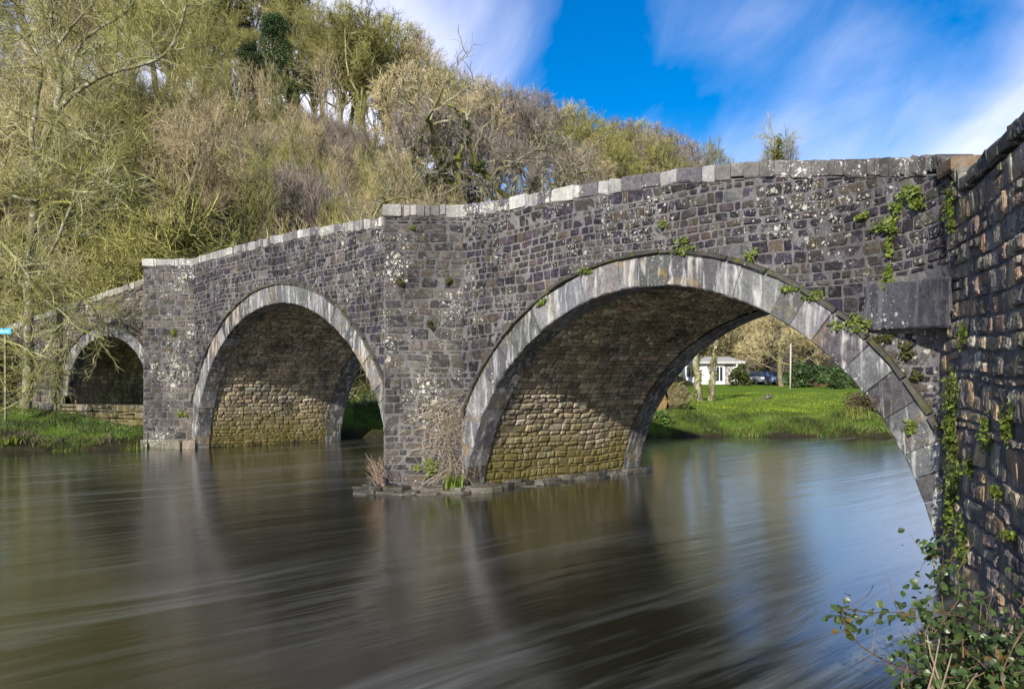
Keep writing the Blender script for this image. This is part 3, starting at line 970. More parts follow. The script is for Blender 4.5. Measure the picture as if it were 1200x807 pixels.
def build_ground():
    xs = np.r_[np.arange(-240, -32, 4), np.arange(-32, 32, 0.4), np.arange(32, 260, 4)]
    ys = np.r_[np.arange(19, 46, 0.35), np.arange(46, 130, 2.0), np.arange(130, 420, 15)]
    X, Y = np.meshgrid(xs, ys)
    Z = terrain(X, Y)
    d = bank_d(X, Y)
    px = 600 + X / Y * F_PX
    wood = smooth((Y - np.interp(px, [-400, 200, 700, 830], [29.5, 31, 40, 90])) / 3)
    g = np.clip(1 - wood, 0.0, 1) * 0.9 + 0.05
    mud = 1 - smooth((d - 0.15) / 0.45)
    mud = np.maximum(mud, smooth((-12 - X) / 1.5) * 0.38 * smooth((1.6 - d) / 1.2))
    cols = np.stack([g, mud, np.zeros_like(g)], -1).reshape(-1, 3)
    mb = MB(); nx = len(xs)
    f = [(j * nx + i, j * nx + i + 1, (j + 1) * nx + i + 1, (j + 1) * nx + i) for j in range(len(ys) - 1) for i in range(nx - 1)]
    mb.add(np.stack([X, Y, Z], -1).reshape(-1, 3), f, cols)
    o = mb.build('ground', M['ground'], None, True); tag(o, kind='structure')
    # near right bank behind the wing wall and right of the bridge foot
    rb = MB()
    e0 = C2 + 6.4 * WD - WN * 0.46; e1 = C2 - WN * 0.46
    k = O2 + n2_ * W
    top = [(*e0, 2.9), (*e1, 3.2), (*(k + np.array([0.6, 0.2])), 3.0), (14, 17.0, 1.2), (34, 21, 1.0), (200, 24, 2.0), (200, -40, 3), (e0[0] + 0.5, -40, 2.6)]
    low = [(*e0, -1), (*e1, -1), (*(k + np.array([0.3, 0.0])), -1), (13, 18.2, -1), (33, 22.3, -1), (200, 26, -1), (201, -41, -1), (e0[0], -41, -1)]
    n = len(top)
    rb.add(top + low, [tuple(range(n))[::-1]] + [(i, (i + 1) % n, n + (i + 1) % n, n + i) for i in range(n)], (0.9, 0.1, 0))
    g = 14; V = []
    for a_ in range(g):
        for b_ in range(g):
            t_ = 3.6 + 2.8 * a_ / (g - 1); w_ = -0.1 + 1.3 * b_ / (g - 1)
            p_ = C2 + t_ * WD + WN * w_
            V.append((*p_, 0.32 * (1 - (w_ / 1.2) ** 2) * min(1, (t_ - 3.6) / 0.8) - 0.06 + 0.03 * math.sin(7 * a_ + 3 * b_)))
    rb.add(V, [(a_ * g + b_, a_ * g + b_ + 1, (a_ + 1) * g + b_ + 1, (a_ + 1) * g + b_) for a_ in range(g - 1) for b_ in range(g - 1)], (0.5, 0.5, 0))
    tag(rb.build('riverbank', M['ground']), kind='structure')


build_ground()


def mat_water():
    m, w, bs = mat_new('silky_river_water')
    pos = w.new('ShaderNodeNewGeometry').outputs['Position']
    ang = math.atan2(n2_[1], n2_[0])
    rot = w.mapping(pos, rot=(0, 0, -ang))                          # x now runs down the current
    warp = w.noise(w.mapping(rot, scale=(0.10, 0.35, 1)), 1.0, 2, 0.5)
    cb = w.new('ShaderNodeCombineXYZ'); sp = w.new('ShaderNodeSeparateXYZ', i_0=rot)
    w.put(cb.inputs[0], sp.outputs[0]); w.put(cb.inputs[1], w.math('MULTIPLY_ADD', warp, 1.6, sp.outputs[1]))
    fl = cb.outputs[0]
    a = w.noise(w.mapping(fl, scale=(0.16, 1.5, 1)), 1.0, 5, 0.6)
    b = w.noise(w.mapping(fl, scale=(0.45, 5.0, 1), loc=(3, 7, 0)), 1.0, 4, 0.6)
    c = w.noise(w.mapping(fl, scale=(0.9, 14.0, 1), loc=(9, 2, 0)), 1.0, 3, 0.6)
    st = w.math('ADD', w.math('MULTIPLY', a, 0.60), w.math('ADD', w.math('MULTIPLY', b, 0.29), w.math('MULTIPLY', c, 0.11)))
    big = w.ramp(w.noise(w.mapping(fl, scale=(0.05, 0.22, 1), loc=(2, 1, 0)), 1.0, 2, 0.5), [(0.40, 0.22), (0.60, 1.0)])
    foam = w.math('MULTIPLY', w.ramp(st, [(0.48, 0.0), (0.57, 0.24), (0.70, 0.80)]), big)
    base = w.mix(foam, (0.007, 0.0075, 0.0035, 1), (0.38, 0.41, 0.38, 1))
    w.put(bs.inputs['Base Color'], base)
    w.put(bs.inputs['Roughness'], w.math('MULTIPLY_ADD', foam, 0.25, 0.185))
    bs.inputs['IOR'].default_value = 1.33
    bs.inputs['Specular IOR Level'].default_value = 0.8
    bs.inputs['Coat Weight'].default_value = 0.62; bs.inputs['Coat Roughness'].default_value = 0.14; bs.inputs['Coat IOR'].default_value = 1.45
    h = w.math('ADD', w.math('MULTIPLY', a, 1.0), w.math('ADD', w.math('MULTIPLY', b, 0.20), w.math('MULTIPLY', c, 0.015)))
    bp = w.new('ShaderNodeBump'); bp.inputs['Strength'].default_value = 0.5; bp.inputs['Distance'].default_value = 0.03
    w.put(bp.inputs['Height'], h); w.l.new(bp.outputs[0], bs.inputs['Normal']); w.l.new(bp.outputs[0], bs.inputs['Coat Normal'])
    return m


wm = MB(); wm.add([(-240, -60, 0), (260, -60, 0), (260, 60, 0), (-240, 60, 0)], [(0, 1, 2, 3)])
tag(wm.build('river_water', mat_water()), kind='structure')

# ------------------------------------------------------------------ trees
M['twig_grey'] = mat_bark('grey_twigs', (0.12, 0.10, 0.088), (0.33, 0.285, 0.24), 0.3)
M['twig_tan'] = mat_bark('tan_twigs', (0.23, 0.19, 0.10), (0.52, 0.44, 0.27), 0.3, (0.45, 0.42, 0.30))
M['twig_olive'] = mat_bark('olive_twigs', (0.18, 0.17, 0.055), (0.44, 0.42, 0.16), 0.3, (0.48, 0.50, 0.32), 0.6)
M['bark'] = mat_bark('lichened_bark', (0.06, 0.05, 0.04), (0.22, 0.19, 0.15), 0.6, moss=0.35)
M['bark_tan'] = mat_bark('tan_mossy_bark', (0.13, 0.115, 0.07), (0.34, 0.30, 0.19), 0.5, moss=0.55)  # lighter tan bark so trunks and limbs stand out from the twigs
M['bark_moss'] = mat_bark('mossy_bark', (0.05, 0.045, 0.025), (0.17, 0.15, 0.09), 0.3, moss=0.9)
M['bark_pale'] = mat_bark('pale_bark', (0.06, 0.052, 0.04), (0.27, 0.24, 0.18), 0.8, (0.60, 0.61, 0.50), moss=0.6, scale=9.0)
M['near_twig'] = mat_bark('mossy_lichened_twigs', (0.15, 0.14, 0.06), (0.42, 0.41, 0.19), 0.45, (0.60, 0.61, 0.48), moss=0.7, scale=3.0)
M['ivy'] = mat_leaf('ivy_leaves', (0.020, 0.040, 0.010), (0.085, 0.10, 0.022), 0.5)
M['ever'] = mat_leaf('evergreen_leaves', (0.022, 0.050, 0.018), (0.085, 0.13, 0.035), 0.55)
M['olivey'] = mat_leaf('olive_leaves', (0.07, 0.075, 0.015), (0.19, 0.17, 0.04), 0.6)


def unit(v): return v / (np.linalg.norm(v) + 1e-9)


def branch_path(rng, p, dr, L, n, wander, up):
    pts = [np.array(p, float)]; dv = unit(np.array(dr, float)); dirs = [dv]
    for i in range(n):
        dv = unit(dv + rng.normal(0, wander, 3) + np.array([0, 0, up]))
        pts.append(pts[-1] + dv * L / n); dirs.append(dv)
    return np.array(pts), dirs


def grow(rng, out, p, dr, L, r, lev, spec):
    s = spec[lev]
    n = s.get('n', 4)
    pts, dirs = branch_path(rng, p, dr, L, n, s['wander'], s['up'])
    last = lev == len(spec) - 1
    rend = r * (0.35 if last else s.get('taper', 0.45))
    out(lev, pts, np.linspace(r, max(rend, 0.003), n + 1))
    if last: return
    k = spec[lev + 1]
    m = int(rng.integers(k['num'][0], k['num'][1] + 1))
    ph = rng.uniform(0, 6.28)
    for i in range(m):
        f = k['from'] + (1 - k['from']) * (i + rng.uniform(0.2, 0.95)) / m
        x = f * n; i0 = min(int(x), n - 1); fr = x - i0
        q = pts[i0] * (1 - fr) + pts[i0 + 1] * fr
        dv = dirs[min(i0 + 1, n)]
        ph += 2.4 + rng.normal(0, 0.4)
        a = unit(np.cross(dv, np.array([0.3, 0.2, 1.0]) if abs(dv[2]) < 0.9 else np.array([1, 0, 0.1]))); b = np.cross(dv, a)
        an = k['ang'] * rng.uniform(0.65, 1.3)
        nd = dv * math.cos(an) + (a * math.cos(ph) + b * math.sin(ph)) * math.sin(an)
        ln = k['len'] * rng.uniform(0.6, 1.25) * (1 - k.get('short', 0.35) * (f - k['from']))
        rr = max(min(r * (1 - 0.55 * f) * k.get('rr', 0.55), r), 0.004)
        if 'rad' in k: rr = k['rad'] * rng.uniform(0.8, 1.3)
        grow(rng, out, q, nd, ln, rr, lev + 1, spec)


def leaf_cloud(mb, rng, cen, rad, n, size, c=(1, 1, 1), droop=0.3):
    """n small leaf faces in an ellipsoid"""
    p = rng.normal(0, 1, (n, 3)); p /= np.linalg.norm(p, axis=1)[:, None] + 1e-9
    p = cen + p * (rng.random((n, 1)) ** 0.45) * np.asarray(rad)
    leaf_faces(mb, rng, p, size, c)


def leaf_faces(mb, rng, p, size, c=(1, 1, 1), nrm=None, spread=1.0):
    n = len(p)
    u = rng.normal(0, 1, (n, 3))
    if nrm is not None: u = u * spread + np.asarray(nrm); 
    u /= np.linalg.norm(u, axis=1)[:, None] + 1e-9
    t = np.cross(u, rng.normal(0, 1, (n, 3))); t /= np.linalg.norm(t, axis=1)[:, None] + 1e-9
    b = np.cross(u, t)
    s = size * rng.uniform(0.6, 1.35, (n, 1))
    v = np.stack([p - t * s, p - b * s * 0.62 + u * s * 0.12, p + t * s, p + b * s * 0.62 + u * s * 0.12], 1).reshape(-1, 3)
    cc = np.repeat(np.asarray(c) * rng.uniform(0.65, 1.35, (n, 1)), 4, axis=0)
    idx = np.arange(n) * 4
    mb.V.append(v); mb.C.append(cc)
    base = mb.n
    mb.F.extend([(base + i, base + i + 1, base + i + 2, base + i + 3) for i in idx.tolist()])
    mb.n += 4 * n


def make_tree(name, seed, H, spec, trunk_mat, twig_mat, tr_levels=2, ivy=None, r0=0.25, lean=0.08, stems=1, ivy_mat='ivy', spread=0.0):
    """prototype tree: trunk (with the heavy limbs) and crown (branches and twigs)"""
    rng = np.random.default_rng(seed)
    tr, cr, lv = MB(), MB(), MB()
    sides = [7, 5, 4, 3, 3, 3]
    tips = []
    def out(lev, pts, rad):
        c = rng.uniform(0.45, 1.45)
        tube(tr if lev < tr_levels else cr, pts, rad, sides[lev], (c, c, c))
        if lev <= 2: tips.append((lev, pts))
    for k in range(stems):
        a = rng.uniform(0, 6.28); sp = (spread * math.sqrt(rng.random())) if stems > 1 else 0
        base = np.array([math.cos(a) * sp * 0.35, math.sin(a) * sp * 0.35, -0.3])
        dr = np.array([math.cos(a) * sp * 0.55 + rng.normal(0, lean), math.sin(a) * sp * 0.55 + rng.normal(0, lean), 1.0])
        grow(rng, out, base, dr, H * spec[0]['len'] * rng.uniform(0.8, 1.15), r0 * rng.uniform(0.7, 1.2), 0, spec)
    if ivy:
        for lev, pts in tips:
            if lev > ivy.get('lev', 1): continue
            for i in range(len(pts) - 1):
                if rng.random() > ivy['p'][min(lev, len(ivy['p']) - 1)]: continue
                for j in range(ivy.get('rep', 2)):
                    q = pts[i] + (pts[i + 1] - pts[i]) * rng.random()
                    rr = ivy['rad'] * rng.uniform(0.6, 1.3) * (1 if lev == 0 else 0.7)
                    leaf_cloud(lv, rng, q + rng.normal(0, rr * 0.4, 3), (rr, rr, rr * 1.2), ivy['n'], ivy['size'], np.ones(3) * rng.uniform(0.7, 1.3))
    root = empty(name)
    tr.build('trunk', M[trunk_mat], root, True)
    cr.build('crown', M[twig_mat], root)
    if lv.n: lv.build('ivy', M[ivy_mat], root)
    root['h'] = 1.0
    zs = np.concatenate(cr.V)[:, 2]
    root['h'] = float(np.percentile(zs, 99.5))
    return root


OAK = [dict(len=0.42, wander=0.10, up=0.05, n=6, taper=0.6),
       dict(num=(7, 9), len=5.2, ang=0.85, wander=0.22, up=0.05, n=6, rr=0.55, **{'from': 0.45}),
       dict(num=(7, 9), len=2.5, ang=0.8, wander=0.24, up=0.05, n=5, rr=0.5, **{'from': 0.22}),
       dict(num=(8, 10), len=1.25, ang=0.75, wander=0.22, up=0.05, n=4, rad=0.014, **{'from': 0.15}),
       dict(num=(10, 13), len=0.62, ang=0.7, wander=0.2, up=0.05, n=2, rad=0.0075, **{'from': 0.1})]
GNARL = [dict(len=0.38, wander=0.16, up=0.05, n=7, taper=0.6),
         dict(num=(6, 8), len=4.8, ang=1.0, wander=0.33, up=0.03, n=8, rr=0.6, **{'from': 0.35}),
         dict(num=(6, 8), len=2.2, ang=0.9, wander=0.34, up=0.05, n=6, rr=0.5, **{'from': 0.25}),
         dict(num=(5, 7), len=1.0, ang=0.8, wander=0.3, up=0.04, n=4, rad=0.016, **{'from': 0.15}),
         dict(num=(4, 6), len=0.5, ang=0.7, wander=0.25, up=0.05, n=2, rad=0.0075, **{'from': 0.1})]
TALL = [dict(len=0.66, wander=0.07, up=0.05, n=8, taper=0.4),
        dict(num=(9, 12), len=3.6, ang=0.75, wander=0.2, up=0.10, n=5, rr=0.45, **{'from': 0.4}),
        dict(num=(6, 8), len=1.9, ang=0.7, wander=0.22, up=0.07, n=4, rr=0.5, **{'from': 0.2}),
        dict(num=(7, 9), len=1.1, ang=0.7, wander=0.22, up=0.05, n=3, rad=0.013, **{'from': 0.15}),
        dict(num=(9, 12), len=0.6, ang=0.65, wander=0.2, up=0.04, n=2, rad=0.0072, **{'from': 0.1})]
SHRUB = [dict(len=0.8, wander=0.09, up=0.06, n=6, taper=0.3),
         dict(num=(7, 9), len=1.5, ang=0.45, wander=0.13, up=0.10, n=4, rad=0.017, **{'from': 0.2}),
         dict(num=(6, 8), len=0.75, ang=0.5, wander=0.15, up=0.08, n=3, rad=0.0095, **{'from': 0.15}),
         dict(num=(2, 4), len=0.45, ang=0.5, wander=0.15, up=0.05, n=2, rad=0.007, **{'from': 0.2})]
TANGLE = [dict(len=0.8, wander=0.20, up=-0.02, n=8, taper=0.3),
          dict(num=(6, 9), len=1.7, ang=0.8, wander=0.24, up=0.0, n=5, rad=0.018, **{'from': 0.2}),
          dict(num=(6, 8), len=0.9, ang=0.8, wander=0.25, up=0.0, n=3, rad=0.010, **{'from': 0.1}),
          dict(num=(3, 5), len=0.5, ang=0.7, wander=0.2, up=0.02, n=2, rad=0.0075, **{'from': 0.1})]

SAP = [dict(len=0.92, wander=0.06, up=0.06, n=9, taper=0.25),
       dict(num=(12, 16), len=2.0, ang=0.5, wander=0.14, up=0.10, n=4, rad=0.018, **{'from': 0.25}),
       dict(num=(6, 8), len=0.9, ang=0.5, wander=0.16, up=0.08, n=3, rad=0.010, **{'from': 0.15}),
       dict(num=(4, 5), len=0.5, ang=0.5, wander=0.16, up=0.06, n=2, rad=0.0075, **{'from': 0.2})]
PROTO = {}
USED = set()


def lobed_tree(name, seed, twig, R_=3.7, H=11.0, ivy=0, dense=1.0, low=5.2, n=11):
    """deciduous crown in winter: limbs to rounded lobes, each lobe a dome of fine twigs"""
    rng = np.random.default_rng(seed)
    tr, cr, lv = MB(), MB(), MB()
    tp, _ = branch_path(rng, (0, 0, -0.3), (rng.normal(0, 0.08), rng.normal(0, 0.08), 1), H * 0.42, 6, 0.07, 0.04)
    tube(tr, tp, np.linspace(0.24, 0.16, 7), 8)
    if rng.random() < 0.6:
        t2, _ = branch_path(rng, tp[1], (rng.normal(0, 0.3), rng.normal(0, 0.3), 1), H * 0.36, 6, 0.08, 0.05); tube(tr, t2, np.linspace(0.15, 0.09, 7), 6)
    lobes = []
    for k in range(n):
        a = k * 2.4 + rng.uniform(-0.4, 0.4); f = (k + 0.5) / n
        rr = R_ * 0.74 * math.sqrt(f); zz = H - 1.75 - (H - low - 1.8) * (rr / (R_ * 0.74)) ** 2 * rng.uniform(0.75, 1.1)
        lobes.append(np.array([math.cos(a) * rr, math.sin(a) * rr, zz]))
    for c in lobes:
        s0 = tp[rng.integers(3, 7)]
        mid = (s0 + c) / 2 + rng.normal(0, 0.35, 3) + np.array([0, 0, -0.25]); q1 = (s0 + mid) / 2 + rng.normal(0, 0.18, 3); q2 = (mid + c) / 2 + rng.normal(0, 0.22, 3)
        tube(tr, [s0, q1, mid, q2, c], [0.11, 0.09, 0.075, 0.055, 0.04], 5, np.ones(3) * rng.uniform(0.7, 1.3))
        lr = rng.uniform(1.45, 1.95)
        if ivy and rng.random() < ivy:
            for q in (s0, q1, mid): leaf_cloud(lv, rng, q, (0.42, 0.42, 0.55), 90, 0.075, np.ones(3) * rng.uniform(0.7, 1.4))
        for j in range(int(19 * dense)):
            v = unit(rng.normal(0, 1, 3) + np.array([0, 0, 0.45]) + 0.45 * unit(c - np.array([0, 0, low])))
            e = c + v * lr * rng.uniform(0.45, 0.9) * [1, 1, 0.85]
            st = c + (mid - c) * rng.uniform(0, 0.5)
            m1 = st + (e - st) * 0.5 + rng.normal(0, 0.16, 3)
            tube(cr, [st, m1, e], [0.032, 0.022, 0.013], 4, np.ones(3) * rng.uniform(0.25, 0.9))
            for t in range(9):
                w = unit(v + rng.normal(0, 0.55, 3)); L = rng.uniform(0.35, 0.75)
                b0 = m1 + (e - m1) * rng.uniform(0.1, 1); b1 = b0 + w * L * 0.5; b2 = b1 + unit(w + rng.normal(0, 0.35, 3)) * L * 0.5
                cc = np.ones(3) * rng.uniform(0.35, 1.75)
                tube(cr, [b0, b1, b2], [0.0115, 0.009, 0.005], 3, cc)
                for u in range(2):
                    w2 = unit(w + rng.normal(0, 0.6, 3)); s1 = b0 + (b2 - b0) * rng.uniform(0.25, 0.85)
                    tube(cr, [s1, s1 + w2 * L * 0.5], [0.0065, 0.004], 3, cc)
    if ivy:
        for q in tp[1:]:
            for j in range(2): leaf_cloud(lv, rng, q + rng.normal(0, 0.15, 3), (0.42, 0.42, 0.6), 100, 0.075, np.ones(3) * rng.uniform(0.7, 1.3))
    r = empty(name)
    tr.build('trunk', M['bark_tan'], r, True); cr.build('crown', M[twig], r)
    if lv.n: lv.build('ivy', M['olivey'], r)
    r['h'] = float(np.percentile(np.concatenate(cr.V)[:, 2], 99.8))
    return r



def proto(key):
    if key in PROTO: return PROTO[key]
    k, i = key
    if k == 'oak': r = make_tree('bare_tree', 100 + i, 11, OAK, 'bark', ('twig_grey', 'twig_grey', 'twig_olive')[i % 3], r0=0.26)
    elif k == 'dome': r = lobed_tree('bare_tree', 800 + i, ('twig_olive', 'twig_grey', 'twig_tan', 'twig_grey', 'twig_olive')[i % 5], R_=(3.7, 4.2, 3.9, 3.6, 3.7)[i % 5], ivy=(0.8, 0, 0.15, 0, 0.5)[i % 5])
    elif k == 'high': r = lobed_tree('bare_tree', 880 + i, ('twig_olive', 'twig_grey')[i % 2], R_=4.9, H=19.0, low=9.5, n=20, dense=1.15)
    elif k == 'willow': r = lobed_tree('bare_willow', 850 + i, 'twig_tan', R_=4.6, H=8.5, low=2.4, dense=1.2)
    elif k == 'sapling': r = make_tree('bare_sapling', 870 + i, 8, SAP, 'bark_pale', ('twig_tan', 'twig_olive', 'twig_tan')[i % 3], r0=0.06, stems=3, spread=0.35)
    elif k == 'gnarl': r = make_tree('mossy_oak', 200 + i, 11, GNARL, 'bark_moss', 'bark', r0=0.30, lean=0.2, ivy=dict(p=[0.35, 0.1], rad=0.3, n=90, size=0.07))
    elif k == 'tall': r = make_tree('bare_tree', 300 + i, 13, TALL, 'bark', ('twig_olive', 'twig_tan', 'twig_grey')[i % 3], r0=0.22)
    elif k == 'ivy': r = make_tree('ivy_clad_tree', 400 + i, 13, TALL, 'bark_moss', 'twig_olive', r0=0.26,
                                   ivy=dict(p=[0.9, 0.45, 0.10], lev=2, rad=0.5, n=60, size=0.075, rep=2), ivy_mat='olivey' if i % 2 else 'ivy')
    elif k == 'shrub': r = make_tree('bare_shrub', 500 + i, 4.2, SHRUB, 'twig_tan', ('twig_tan', 'twig_grey', 'twig_tan', 'twig_olive')[i % 4], tr_levels=1, r0=0.034, stems=26, spread=0.75)
    elif k == 'tangle': r = make_tree('mossy_shrub', 600 + i, 4.2, TANGLE, 'bark_pale', ('twig_olive', 'twig_olive', 'twig_tan')[i % 3], tr_levels=1, r0=0.045, stems=15, spread=1.1,
                                      ivy=dict(p=[0.25, 0.25], lev=1, rad=0.3, n=40, size=0.05, rep=1), ivy_mat='olivey')
    elif k == 'ever':
        rng = np.random.default_rng(700 + i)
        tr, cr = MB(), MB()
        pts, _ = branch_path(rng, (0, 0, -0.3), (0, 0, 1), 11.5, 8, 0.04, 0.05)
        tube(tr, pts, np.linspace(0.28, 0.05, 9), 7)
        for j in range(95):
            f = rng.uniform(0.12, 1.0); h = 11.5 * f
            rr = (1.05 - f) * 3.0 * rng.uniform(0.25, 1.0) + 0.25; a = rng.uniform(0, 6.28)
            q = np.array([math.cos(a) * rr, math.sin(a) * rr, h + rr * 0.15])
            tube(tr, [(0, 0, h - 0.4), q * [0.5, 0.5, 1] + [0, 0, -0.1], q], [0.06, 0.04, 0.015], 4)
            s = rng.uniform(0.6, 1.15)
            leaf_cloud(cr, rng, q, (s, s, s * 0.6), 170, 0.085, np.ones(3) * rng.uniform(0.6, 1.45))
        r = empty('evergreen_tree'); tr.build('trunk', M['bark'], r, True); cr.build('crown', M['ever'], r); r['h'] = 11.8
    PROTO[key] = r
    return r


def place(key, px, D, top=None, h=None, rz=None, label=None, cat='tree', group=None, name=None, sx=1.0, zoff=0.0, rng=random.Random(5)):
    p = proto(key)
    o = copy_tree(p) if key in USED else p
    USED.add(key)
    X = (px - 600) / F_PX * D
    z = float(terrain(X, D)) + zoff
    if top is not None: h = CAMZ + (HZ - top) / F_PX * D - z
    sc = max(h, 1.0) / p['h']
    o.location = (X, D, z)
    o.rotation_euler = (0, 0, rng.uniform(0, 6.28) if rz is None else rz)
    o.scale = (sc * sx, sc * sx, sc)
    if name: o.name = name
    for k in ('label', 'category', 'group'):
        if k in o: del o[k]
    tag(o, label, cat, group)
    return o


TOP_P = [-150, 0, 120, 200, 300, 380, 430, 470, 500, 530, 560, 620, 660, 690, 706, 740, 775, 800, 812]
TOP_Y = [-190, -160, -110, -80, -60, -10, 4, 16, 52, 74, 90, 98, 110, 128, 140, 137, 146, 158, 172]


def top_at(px): return float(np.interp(px, TOP_P, TOP_Y))


def plant_woods():
    rr = random.Random(11)
    G1 = 'leafless trees along the ridge of the wooded hill'
    L1 = 'leafless grey brown tree on the skyline of the wooded hillside'
    # skyline row, sparse on the left where the sky shows between trunks
    for px in [-60, -20, 40, 75, 118, 150, 188, 215, 246, 378, 398]:
        place(('tall', rr.randrange(4)), px + rr.uniform(-5, 5), rr.uniform(76, 84), top=top_at(px) + rr.uniform(-10, 25), label=L1, group=G1, sx=0.85)
    px = 480
    while px < 700:
        place(('dome', rr.randrange(4)), px, rr.uniform(80, 88), top=top_at(px) + rr.uniform(-2, 10), label=L1, group=G1, name='bare_tree', sx=0.85)
        px += rr.uniform(15, 22)
    # the rounded olive-tan group on the right shoulder
    for px in (712, 730, 748, 764, 782, 797):
        place(('high', rr.randrange(2)), px, rr.uniform(90, 100), top=top_at(px) + rr.uniform(-2, 8), label='rounded olive brown bare tree on the right shoulder of the hill',
              group='rounded trees on the right shoulder of the hill', sx=0.95)
    for px in range(704, 806, 17):
        place(('high', rr.randrange(2)), px, rr.uniform(84, 92), top=top_at(px) + rr.uniform(8, 22), label='rounded olive brown bare tree on the right shoulder of the hill',
              group='rounded trees on the right shoulder of the hill', name='bare_tree', sx=0.95)
    # second and third rows down the slope
    G2, L2 = 'bare trees lower down the wooded slope', 'bare brown tree halfway up the wooded slope behind the bridge'
    for px in range(-80, 250, 24):
        place(('tall', rr.randrange(4)), px + rr.uniform(-8, 8), rr.uniform(56, 72), h=rr.uniform(9, 13), label=L2, group=G2, sx=1.0)
    px = 480
    while px < 720:
        D = rr.uniform(58, 72)
        place(('dome' if rr.random() < 0.7 else 'gnarl', rr.randrange(3)), px, D, top=top_at(px) + rr.uniform(38, 62), label=L2, group=G2, name='bare_tree', sx=0.95)
        px += rr.uniform(24, 34)
    # scrub belt behind the bridge
    G3, L3 = 'tan scrub willows behind the bridge parapet', 'tan many stemmed bare shrub in the scrub belt behind the parapet'
    for D0, D1, step, h0, h1, x0, x1 in ((58, 66, 19, 2.8, 4.0, 225, 560), (47, 56, 19, 4.0, 5.8, 215, 690), (38, 45, 23, 4.0, 5.5, 215, 640)):
        px = x0
        while px < x1:
            place(('shrub', rr.randrange(4)), px + rr.uniform(-6, 6), rr.uniform(D0, D1), h=rr.uniform(h0, h1), label=L3, group=G3, cat='shrub')
            px += step * rr.uniform(0.8, 1.25)
    # mossy tangle on the left
    G4, L4 = 'mossy tangled shrubs on the left bank', 'yellow green mossy tangled shrub above the bank wall'
    for D0, D1, step, h0, h1 in ((35, 37, 30, 4.4, 5.6), (38, 42, 29, 5.0, 7.0), (44, 52, 33, 5.5, 8.0)):
        px = -60
        while px < 235:
            place(('tangle', rr.randrange(4)), px + rr.uniform(-6, 6), rr.uniform(D0, D1), h=rr.uniform(h0, h1), label=L4, group=G4, cat='shrub')
            px += step * rr.uniform(0.8, 1.25)
    for px, D, top in ((-20, 40, 20), (18, 36, 60), (70, 44, 10), (112, 38, 70), (150, 47, 40), (178, 40, 110), (212, 50, 70), (235, 58, 60), (-60, 34, 30)):
        place(('tall', rr.choice((0, 1, 4))), px, D, top=top, label='slender pale olive bare tree on the lower slope left of the bridge', group='slender bare trees on the lower left slope', sx=1.0)
    px = 228
    while px < 500:
        place(('sapling', rr.randrange(3)), px, rr.uniform(46, 68), h=rr.uniform(6.0, 8.5), label='slender pale stemmed bare sapling rising out of the tan scrub', group='saplings in the scrub belt')
        px += rr.uniform(9, 15)
    for px in (205, 232, 258, 285, 312, 340, 366, 392, 440, 472):
        place(('dome', rr.randrange(5)), px + rr.uniform(-6, 6), rr.uniform(78, 84), h=rr.uniform(5.0, 7.5), label='low bushy bare tree under the tall trees along the hill crest', group='low trees along the hill crest')
    for px in (210, 240, 305, 336, 372, 398):
        place(('dome', rr.choice((0, 1, 3))), px, rr.uniform(84, 90), top=top_at(px) + rr.uniform(20, 60), label='tall bare tree on the crest beside the conifer', group='tall bare trees on the crest around the conifer', sx=0.8)
    # trees that stand out
    place(('ever', 0), 322, 73, top=18, label='dark green conifer on the hilltop among bare trunks', sx=1.35)
    place(('ever', 1), 290, 72, top=50, label='smaller dark evergreen leaning into the conifer on the hilltop', sx=1.5)
    place(('ivy', 2), 268, 79, top=-70, label='tall ivy covered tree just left of the hilltop conifer')
    place(('ivy', 0), 352, 80, top=-60, label='tall ivy covered tree just right of the hilltop conifer', sx=0.8)
    place(('dome', 0), 424, 77, top=5, label='broad rounded olive bare tree behind the ivied tree on the skyline', sx=1.0)
    place(('dome', 4), 456, 79, top=14, label='second broad olive bare tree right of the ivied tree on the skyline', sx=0.95)
    place(('ivy', 1), 428, 77, top=12, label='broad olive ivy covered tree at the left end of the clear skyline', sx=1.15)
    place(('ivy', 3), 455, 82, top=14, label='olive ivy covered tree second from the left end of the clear skyline', sx=1.0)
    place(('ivy', 2), 408, 84, top=6, label='thin ivy covered tree between the conifer and the broad olive tree', sx=0.7)
    place(('gnarl', 0), 541, 62, top=80, rz=0.6, label='tall gnarled tree with bare forked top rising from the slope', sx=0.9)
    place(('gnarl', 1), 560, 50, top=140, rz=2.1, label='dark ivied leaning tree behind the middle of the parapet', sx=1.1)
    place(('gnarl', 2), 640, 52, top=128, rz=1.0, label='spreading oak with bright mossy limbs behind the parapet', sx=1.1)
    place(('gnarl', 0), 450, 46, top=172, rz=4.0, label='small crooked tree behind the pier refuge', sx=1.0)
    for px, D, h in ((-12, 28.6, 3.2), (8, 30.0, 3.0), (-40, 29.0, 3.5), (24, 31.5, 3.4)):
        place(('tangle', 1), px, D, h=h, label='low mossy tangled shrub at the left end of the bank wall', group='low shrubs at the end of the bank wall', cat='shrub')
    # beyond the lawn
    place(('high', 0), 836, 116, top=163, label='grey green tree just showing above the parapet beside the crest', sx=0.6)
    place(('ivy', 1), 888, 112, top=160, label='small ivied tree showing above the parapet near its right end', sx=0.7)
    place(('high', 1), 914, 110, top=162, label='rounded bare tree farthest right above the parapet', sx=0.7)
    for i, (px, D) in enumerate(((830, 118), (868, 116), (900, 120), (922, 112), (940, 115), (962, 108), (985, 118), (1010, 106), (1030, 112), (790, 122), (760, 110), (1075, 115))):
        place(('oak', i % 3), px, D, h=rr.uniform(9, 12), label='brown bare tree in the row behind the white bungalow', group='bare trees behind the lawn', sx=1.1)
